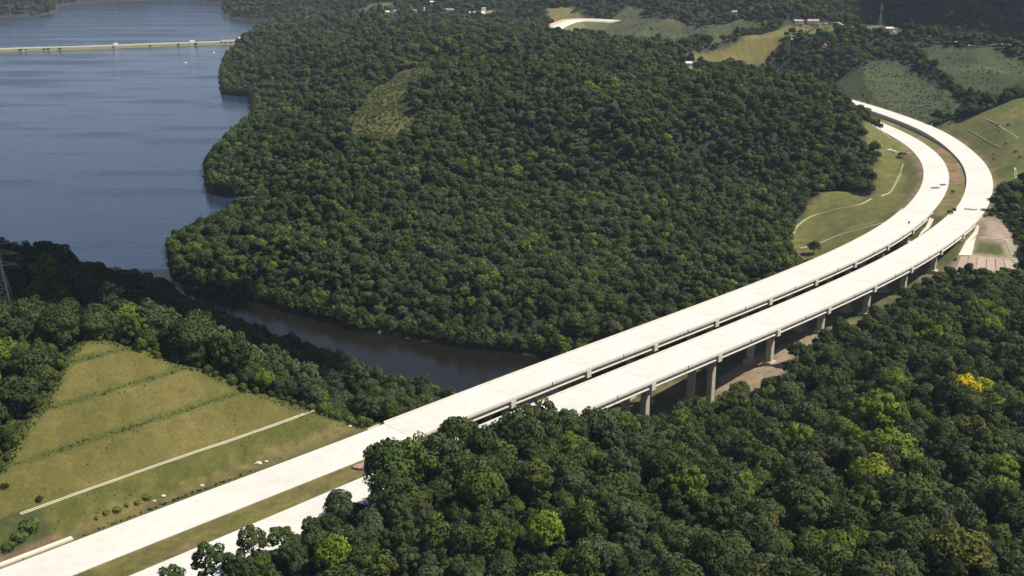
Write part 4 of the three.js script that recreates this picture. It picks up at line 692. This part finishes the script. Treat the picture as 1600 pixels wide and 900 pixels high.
for (const [i, k] of [0, 1, 2].entries()) { const p = onRoad(140 + i * 3.4, -(27.5 + i * 1.3)); shrub(`${['lowest', 'middle', 'highest'][i]} green bush at the bottom left corner above the kerb`, atGround(p.x, p.z), 1.0 + 0.2 * k, [1.4, 1.6, 1.0], 0.75, 'bushes in the bottom left corner'); }
plant('broadleaf_tree', 'lone dark tree between the green bank and the left viaduct', 'tree', { x: SPOTS.treeN[0], y: SPOTS.treeN[1] - 0.2, z: SPOTS.treeN[2], size: 0.95, tall: 1, turn: 1, shape: 5 }, leafMat([0.6, 0.75, 0.75]));
{ // stony top of the green bank
  const [x, , z] = SPOTS.rocks, names = ['largest grey rock on the green bank top', 'long grey rock beside the bush on the bank', 'small grey rock at the bank edge', 'flat grey rock nearest the bend', 'pale rock lowest on the stony bank top'];
  names.forEach((label, i) => { const px = x + (i - 2) * 3.2, pz = z + ((i * 37) % 9) - 4, k = 1.7 - 0.25 * i; solo('rock', lump(40 + i, k * 1.5, k * 0.7, k * 1.1, 0.5, 2), plain(0.42, 0.39, 0.34, 1), label, 'rock', 'rocks on the bank top').position.set(...atGround(px, pz, 0.1)); });
}
const timberMat = plain(0.10, 0.095, 0.09, 0.9);
function planks(label, [x, y, z], turn, n, len) { const o = thing('timber_pile', label, 'timber', [x, y, z], turn), r = rng(n * 7 + len); for (let i = 0; i < n; i++) { const m = part('plank', box(len * (0.8 + 0.2 * r()), 0.22, 0.42), timberMat, o); m.position.set((r() - 0.5) * 0.8, 0.12 + 0.24 * Math.floor(i / 4), (i % 4 - 1.5) * 0.6); m.rotation.y = (r() - 0.5) * 0.14; } }
planks('dark planks stacked on the left carriageway in the bend', SPOTS.planksA, 0.15, 8, 5);
planks('grey planks by the inner edge of the left carriageway', SPOTS.planksB, 0.45, 5, 5);
planks('scattered dark boards on the right carriageway', SPOTS.debrisA, -0.2, 4, 4.2);
planks('thin boards near the outer edge of the right carriageway', SPOTS.debrisB, 0.3, 3, 4.6);
{
  const o = thing('oil_drum', 'small dark drum standing on the left viaduct deck', 'drum', SPOTS.drum);
  part('shell', new THREE.LatheGeometry([[0, 0], [0.3, 0], [0.31, 0.3], [0.33, 0.32], [0.31, 0.34], [0.31, 0.62], [0.33, 0.64], [0.31, 0.66], [0.3, 0.95], [0, 0.95]].map(([a, b]) => new THREE.Vector2(a * 1.5, b * 1.3)), 14), darkMat, o);
}
{ // yellow loader on the verge
  const y = plain(0.62, 0.42, 0.07, 0.5), o = thing('wheel_loader', 'yellow wheel loader parked on the verge of the far bend', 'loader', SPOTS.machine, 0.5);
  part('body', merge([box(3.2, 1.1, 1.9, -0.9, 1.45, 0), box(2.2, 0.8, 1.6, 1.6, 1.2, 0)]), y, o);
  const cab = part('cab', merge([box(1.5, 0.15, 1.6, 0, 3.15, 0), box(0.1, 1.3, 0.1, 0.65, 2.5, 0.7), box(0.1, 1.3, 0.1, 0.65, 2.5, -0.7), box(0.1, 1.3, 0.1, -0.65, 2.5, 0.7), box(0.1, 1.3, 0.1, -0.65, 2.5, -0.7)]), y, o);
  part('window', box(1.2, 1.1, 1.36, 0, 2.5, 0), darkMat, cab);
  part('bucket', new THREE.ExtrudeGeometry(new THREE.Shape([[0, 0], [1.2, 0], [1.3, 0.15], [0.3, 0.3], [0.2, 1.1], [0, 1.2]].map(([a, b]) => new THREE.Vector2(a, b))), { depth: 2.6, bevelEnabled: false }).translate(3.3, 0.1, -1.3), y, o);
  for (const s of [-1, 1]) part('lift_arm', bar(V(1.2, 2.0, s * 0.6), V(3.4, 0.7, s * 0.6), 0.14, 6), y, o);
  for (const [x, z] of [[-1.5, 1], [-1.5, -1], [1.7, 1], [1.7, -1]]) { const w = part('wheel', new THREE.CylinderGeometry(0.8, 0.8, 0.6, 18).rotateX(Math.PI / 2), darkMat, o); w.position.set(x, 0.8, z * 0.95); part('rim', new THREE.CylinderGeometry(0.38, 0.38, 0.64, 12).rotateX(Math.PI / 2), y, w); }
}

// ---------------------------------------------------------------- lattice pylons
const galvanised = steelMat, weathered = plain(0.09, 0.095, 0.085, 0.9);
function pylon(label, [x, y, z], H, w, turn, arms, steelMat = galvanised) {
  const o = thing('lattice_pylon', label, 'pylon', [x, y, z], turn, 'pylons'), waist = H * 0.62, k = (h) => (h < waist ? w * (1 - 0.78 * h / waist) : w * 0.22 * (1 - 0.45 * (h - waist) / (H - waist)));
  const corner = (h, i) => V((i & 1 ? 1 : -1) * k(h), h, (i & 2 ? 1 : -1) * k(h)), th = Math.max(0.09, w * 0.032);
  for (let i = 0; i < 4; i++) part('leg', merge([bar(corner(-1, i), corner(waist, i), th * 1.4), bar(corner(waist, i), corner(H, i), th * 1.2)]), steelMat, o);
  const list = []; const n = 11;
  for (let j = 0; j < n; j++) { const a = H * Math.pow(j / n, 0.85), b = H * Math.pow((j + 1) / n, 0.85); for (const [p, q] of [[0, 1], [1, 3], [3, 2], [2, 0]]) list.push(bar(corner(a, p), corner(b, q), th * 0.6, 3), bar(corner(a, q), corner(b, p), th * 0.6, 3), bar(corner(b, p), corner(b, q), th * 0.6, 3)); }
  part('bracing', merge(list), steelMat, o);
  for (const [f, L] of arms) { const h = H * f, g = []; for (const s of [-1, 1]) { const tip = V(s * L, h, 0); for (const c of [-1, 1]) g.push(bar(V(s * k(h), h, c * k(h)), tip, th * 0.7, 3), bar(V(s * k(h + H * 0.05), h + H * 0.05, c * k(h + H * 0.05)), tip, th * 0.6, 3)); g.push(bar(tip, tip.clone().add(V(0, -H * 0.05, 0)), th * 0.8, 3)); } part('cross_arm', merge(g), steelMat, o); }
  const peak = V(0, H * 1.06, 0); part('peak', merge([0, 1, 2, 3].map((i) => bar(corner(H, i), peak, th * 0.7, 3))), steelMat, o);
}
const ARMS = [[0.68, 6.2], [0.81, 6.6], [0.93, 5.4]];
pylon('grey lattice pylon rising from the dark wood at the left edge', SPOTS.pylonA, 31, 3.6, 0.15, ARMS, plain(0.17, 0.165, 0.16, 0.8));
pylon('pale lattice mast on the skyline of the far right hill', SPOTS.pylonB, 28, 2.6, 0.4, [[0.8, 2.5], [0.92, 2.2]]);
pylon('distant pylon above the wooded lake shore', SPOTS.pylonC, 34, 3.4, 0.3, ARMS);
pylon('distant pylon in front of the white far houses', SPOTS.pylonD, 34, 3.4, 0.3, ARMS);
pylon('grey pylon standing among the trees of the middle hill', SPOTS.pylonE, 21, 2.0, 0.6, ARMS, weathered);

// ---------------------------------------------------------------- causeway across the lake with its traffic
const way = TRACKS.causeway.map(([x, , z]) => V(x, 0, z)), wayCurve = new THREE.CatmullRomCurve3(way);
function onWay(x) { let lo = 0, hi = 1; for (let i = 0; i < 30; i++) { const m = (lo + hi) / 2; if (wayCurve.getPoint(m).x < x) lo = m; else hi = m; } return [wayCurve.getPoint(lo), wayCurve.getTangent(lo)]; }
{
  const p = wayCurve.getSpacedPoints(90), r = p.map((_, i) => { const t = wayCurve.getTangentAt(i / 90); return V(-t.z, 0, t.x); });
  const wob = (q, k) => q.map((v, i) => { const n = noise(v.x, v.z, 0.05, k); return V(v.x + n * 1.5, v.y + n * 0.4, v.z + n * 2); });
  const o = thing('causeway', 'grassy causeway with a road crossing the lake', 'causeway');
  part('embankment', sweep(wob(p, 2), r, [[-19, -4], [23, -4], [19, 0.2], [11, 3.3], [-9, 3.3], [-15, 0]]), new THREE.MeshStandardMaterial({ color: rgb(0.20, 0.19, 0.085), roughness: 1, map: repeated(speckle, 1 / 20, 1 / 20) }), o);
  part('carriageway', sweep(p, r, [[-7.5, 3.0], [7.5, 3.0], [7.5, 3.75], [-7.5, 3.75]]), plain(0.36, 0.32, 0.26, 1), o);
  part('kerb', sweep(p, r, [[7.7, 3.1], [8.1, 3.1], [8.1, 4.3], [7.7, 4.3]]), plain(0.6, 0.57, 0.48, 1), o);
  const green = leafMat([0.8, 0.9, 0.8]), rr = rng(61), spots = [-812, -771, -764, -738, -732, -715, -640, -588, -546, -520];
  spots.forEach((x, i) => { const [q] = onWay(x); const m = solo('shrub', shrubGeo[i % 2], green, `dark lakeside bush on the causeway bank, ${['first', 'second', 'third', 'fourth', 'fifth', 'sixth', 'seventh', 'eighth', 'ninth', 'last'][i]} from the left`, 'shrub', 'bushes on the causeway bank'); m.position.set(q.x, 0.9, q.z + 15 + rr() * 2); const k = 0.7 + 0.9 * rr(); m.scale.set(k, k * 0.9, k); });
}
function truck(label, x, lane, len, color, kind) {
  const [p, t] = onWay(x), body = plain(...color, 0.5);
  const o = thing(kind === 'car' ? 'car' : kind === 'bus' ? 'bus' : 'truck', label, kind, [p.x, 3.76, p.z + lane], Math.atan2(-t.z, t.x), 'vehicles on the causeway');
  const h = kind === 'car' ? 0.75 : 2.7, w = kind === 'car' ? 1.75 : 2.5;
  if (kind === 'truck') { part('cargo_box', box(len - 2.6, 2.9, w, -1.1, 2.2, 0), body, o); part('cab', merge([box(2.1, 2.2, w, len / 2 - 1.2, 1.75, 0), box(1.6, 0.4, w * 0.9, len / 2 - 1.4, 3.05, 0)]), whiteMat, o); }
  else if (kind === 'bus') part('body', merge([box(len, h, w, 0, 1.75, 0), box(len * 0.9, 0.2, w * 0.85, 0, 3.2, 0)]), body, o);
  else part('body', merge([box(len, 0.7, w, 0, 0.75, 0), box(len * 0.5, 0.55, w * 0.86, -0.2, 1.35, 0)]), body, o);
  part('window', kind === 'car' ? box(len * 0.46, 0.4, w * 0.9, -0.2, 1.36, 0) : kind === 'bus' ? box(len * 0.94, 0.8, w + 0.06, 0, 2.2, 0) : box(0.9, 0.7, w + 0.06, len / 2 - 0.75, 2.2, 0), darkMat, o);
  for (const a of [-0.32, 0.32]) for (const s of [-1, 1]) part('wheel', new THREE.CylinderGeometry(kind === 'car' ? 0.32 : 0.5, kind === 'car' ? 0.32 : 0.5, 0.3, 12).rotateX(Math.PI / 2).translate(a * len, kind === 'car' ? 0.32 : 0.5, s * (w / 2 - 0.1)), darkMat, o);
}
truck('white truck on the causeway at the left picture edge', -862, 3, 13, [0.78, 0.78, 0.76], 'truck');
truck('white truck following close behind the bus', -838, 3, 9, [0.75, 0.75, 0.73], 'truck');
truck('long white bus on the causeway between truck and car', -824, 3, 13, [0.8, 0.8, 0.78], 'bus');
truck('white car just right of the long white bus', -808, 3, 4.6, [0.8, 0.8, 0.8], 'car');
truck('silver car beside the causeway bushes', -752, -3, 4.4, [0.5, 0.5, 0.5], 'car');
truck('white truck alone on the middle of the causeway', -640, 3, 7, [0.8, 0.78, 0.76], 'truck');
truck('pale car ahead of the lone white truck', -612, 3, 4.5, [0.6, 0.6, 0.58], 'car');
truck('white truck near the right end of the causeway', -528, 3, 9, [0.78, 0.78, 0.72], 'truck');
truck('pale car at the right end of the causeway', -514, 3, 4.4, [0.72, 0.72, 0.65], 'car');
{ // sluice bridge where the causeway meets the shore
  const [p, t] = onWay(-470), o = thing('sluice_bridge', 'pale concrete sluice bridge at the right end of the causeway', 'bridge', [p.x, 0, p.z + 12], Math.atan2(-t.z, t.x));
  part('beam', merge([box(26, 2.2, 9, 0, 5.4, 0), box(26, 1.0, 0.5, 0, 7.0, 4.2)]), plain(0.66, 0.56, 0.50), o);
  for (const x of [-12, -4, 4, 12]) part('pier', box(1.6, 6.3, 8.4, x, 1.15, 0), plain(0.62, 0.55, 0.48), o);
  for (const x of [-8, 0, 8]) part('gate', box(6.3, 2.6, 0.4, x, 2.9, 3.2), plain(0.34, 0.24, 0.18), o);
}
{
  const o = thing('boat_shed', 'white low shed behind the sluice bridge', 'shed', [onWay(-452)[0].x, 3.3, onWay(-452)[0].z - 14], 0.1);
  part('wall', box(20, 3.4, 7, 0, 1.7, 0), whiteMat, o); part('roof', new THREE.ExtrudeGeometry(new THREE.Shape([[-4, 0], [4, 0], [0, 1.6]].map(([a, b]) => new THREE.Vector2(a, b))), { depth: 21, bevelEnabled: false }).rotateY(Math.PI / 2).translate(-10.5, 3.4, 0), plain(0.6, 0.42, 0.38), o); part('door', box(2.4, 2.4, 0.1, 3, 1.2, 3.55), darkMat, o);
}
for (const [k, label, turn] of [['boatA', 'white boat farther left on the open lake', 0.3], ['boatB', 'white boat near the causeway end', 1.2]]) {
  const o = thing('motor_boat', label, 'boat', [SPOTS[k][0], 0, SPOTS[k][2]], turn, 'boats on the lake'); o.scale.setScalar(0.62);
  const hull = new THREE.Shape(); hull.moveTo(-3, -1.1); hull.lineTo(1, -1.15); hull.quadraticCurveTo(2.6, -0.8, 3.6, 0); hull.quadraticCurveTo(2.6, 0.8, 1, 1.15); hull.lineTo(-3, 1.1);
  part('hull', new THREE.ExtrudeGeometry(hull, { depth: 0.9, bevelEnabled: true, bevelSize: 0.12, bevelThickness: 0.12, bevelSegments: 2 }).rotateX(-Math.PI / 2).translate(0, -0.2, 0), whiteMat, o);
  const c = part('cabin', new THREE.BoxGeometry(2.2, 1.1, 1.6).translate(0, 1.35, 0), whiteMat, o); part('window', box(2.24, 0.4, 1.3, 0, 1.55, 0), darkMat, c);
}

// ---------------------------------------------------------------- houses and works on the far hills
function house(name, label, category, [x, y, z], w, h, d, turn, wall, roof, rise, group) {
  const o = thing(name, label, category, [x, y - 0.3, z], turn, group), wm = plain(...wall), rm = plain(...roof);
  part('wall', box(w, h + 0.6, d, 0, h / 2, 0), wm, o);
  if (rise > 0) part('roof', new THREE.ExtrudeGeometry(new THREE.Shape([[-d / 2 - 0.5, 0], [d / 2 + 0.5, 0], [0, rise]].map(([a, b]) => new THREE.Vector2(a, b))), { depth: w + 0.8, bevelEnabled: false }).rotateY(Math.PI / 2).translate(-w / 2 - 0.4, h + 0.3, 0), rm, o);
  else part('roof', box(w + 0.6, 0.4, d + 0.6, 0, h + 0.5, 0), rm, o);
  part('door', box(1.1, 2.1, 0.12, -w * 0.12, 1.35, d / 2 + 0.04), plain(0.12, 0.08, 0.05), o);
  for (let i = 0; i < Math.max(2, Math.floor(w / 4)); i++) part('window', box(1.3, 1.1, 0.1, -w / 2 + 1.6 + i * (w - 3.2) / Math.max(1, Math.floor(w / 4) - 1), h * 0.62 + 0.2, d / 2 + 0.03), darkMat, o);
  return o;
}
const red = [0.30, 0.15, 0.11], cream = [0.72, 0.68, 0.58], off = (p, x, z) => [p[0] + x, height(p[0] + x, p[2] + z), p[2] + z];
const HT = [TRACKS.ridgepath[0], TRACKS.ridgepath[1]];
house('hill_house', 'pale low house at the left end of the far ridge', 'house', off(HT[0], 6, -9), 11, 3.2, 6, 0.1, [0.52, 0.5, 0.46], [0.36, 0.33, 0.3], 1.2);
house('hill_house', 'wide house with a dull red roof on the far ridge', 'house', off(HT[1], 2, -10), 15, 3.4, 7, 0.1, [0.52, 0.48, 0.42], [0.30, 0.19, 0.16], 2.2);
house('hill_house', 'small house with an orange roof among trees on the hillside', 'house', SPOTS.houseB, 6, 4, 6, 0.7, [0.75, 0.60, 0.45], [0.62, 0.20, 0.10], 3);
house('hill_house', 'white house with a red roof beyond the far pasture', 'house', SPOTS.houseC, 12, 4, 7, 0.1, cream, red, 2.4);
house('hill_house', 'pale house right of the mast on the far ridge', 'house', off(TRACKS.ridgepath[5], -6, -6), 8, 3.4, 6, 0.1, cream, [0.5, 0.42, 0.36], 1.5);
house('hill_house', 'white house half hidden by trees left of the dry grass hill', 'house', SPOTS.houseE, 6, 5, 5, 0.3, [0.6, 0.58, 0.54], [0.45, 0.42, 0.38], 1.6);
house('far_house', 'leftmost white house behind the middle forest', 'house', SPOTS.shedA, 8, 9, 8, 0, [0.75, 0.75, 0.73], [0.5, 0.48, 0.46], 2);
house('far_house', 'white house with a red roof beside the leftmost far house', 'house', SPOTS.shedB, 15, 9.5, 8, 0, [0.72, 0.68, 0.66], red, 3);
house('far_house', 'small white house left of the slender white tower', 'house', SPOTS.shedC, 6, 8, 6, 0, [0.78, 0.78, 0.76], [0.6, 0.6, 0.58], 0);
house('far_house', 'single white house high in the far forest', 'house', SPOTS.signA, 6, 9, 6, 0, [0.8, 0.8, 0.78], [0.6, 0.6, 0.58], 1.5);
house('works_building', 'long low pale building of the far works', 'building', SPOTS.yardA, 20, 8, 8, 0.05, [0.66, 0.64, 0.6], [0.6, 0.55, 0.5], 0);
house('works_building', 'white hall in the middle of the far works', 'building', SPOTS.yardB, 26, 8, 10, -0.1, [0.74, 0.72, 0.68], [0.66, 0.6, 0.55], 2.2);
house('works_building', 'tall cream block at the right of the far works', 'building', SPOTS.yardC, 7, 15, 7, 0.1, [0.78, 0.7, 0.58], [0.7, 0.62, 0.5], 0);
{
  const o = thing('water_tower', 'slender white tower in the far forest', 'tower', [SPOTS.tower[0], SPOTS.tower[1] - 1, SPOTS.tower[2]]);
  part('shaft', new THREE.CylinderGeometry(1.1, 1.4, 19, 14).translate(0, 9.5, 0), whiteMat, o); part('tank', new THREE.CylinderGeometry(1.6, 1.2, 3, 14).translate(0, 20, 0), whiteMat, o); part('base_house', box(12, 9, 5, 8, 4.5, 0), plain(0.62, 0.58, 0.42), o);
}
renderer.render(scene, camera);
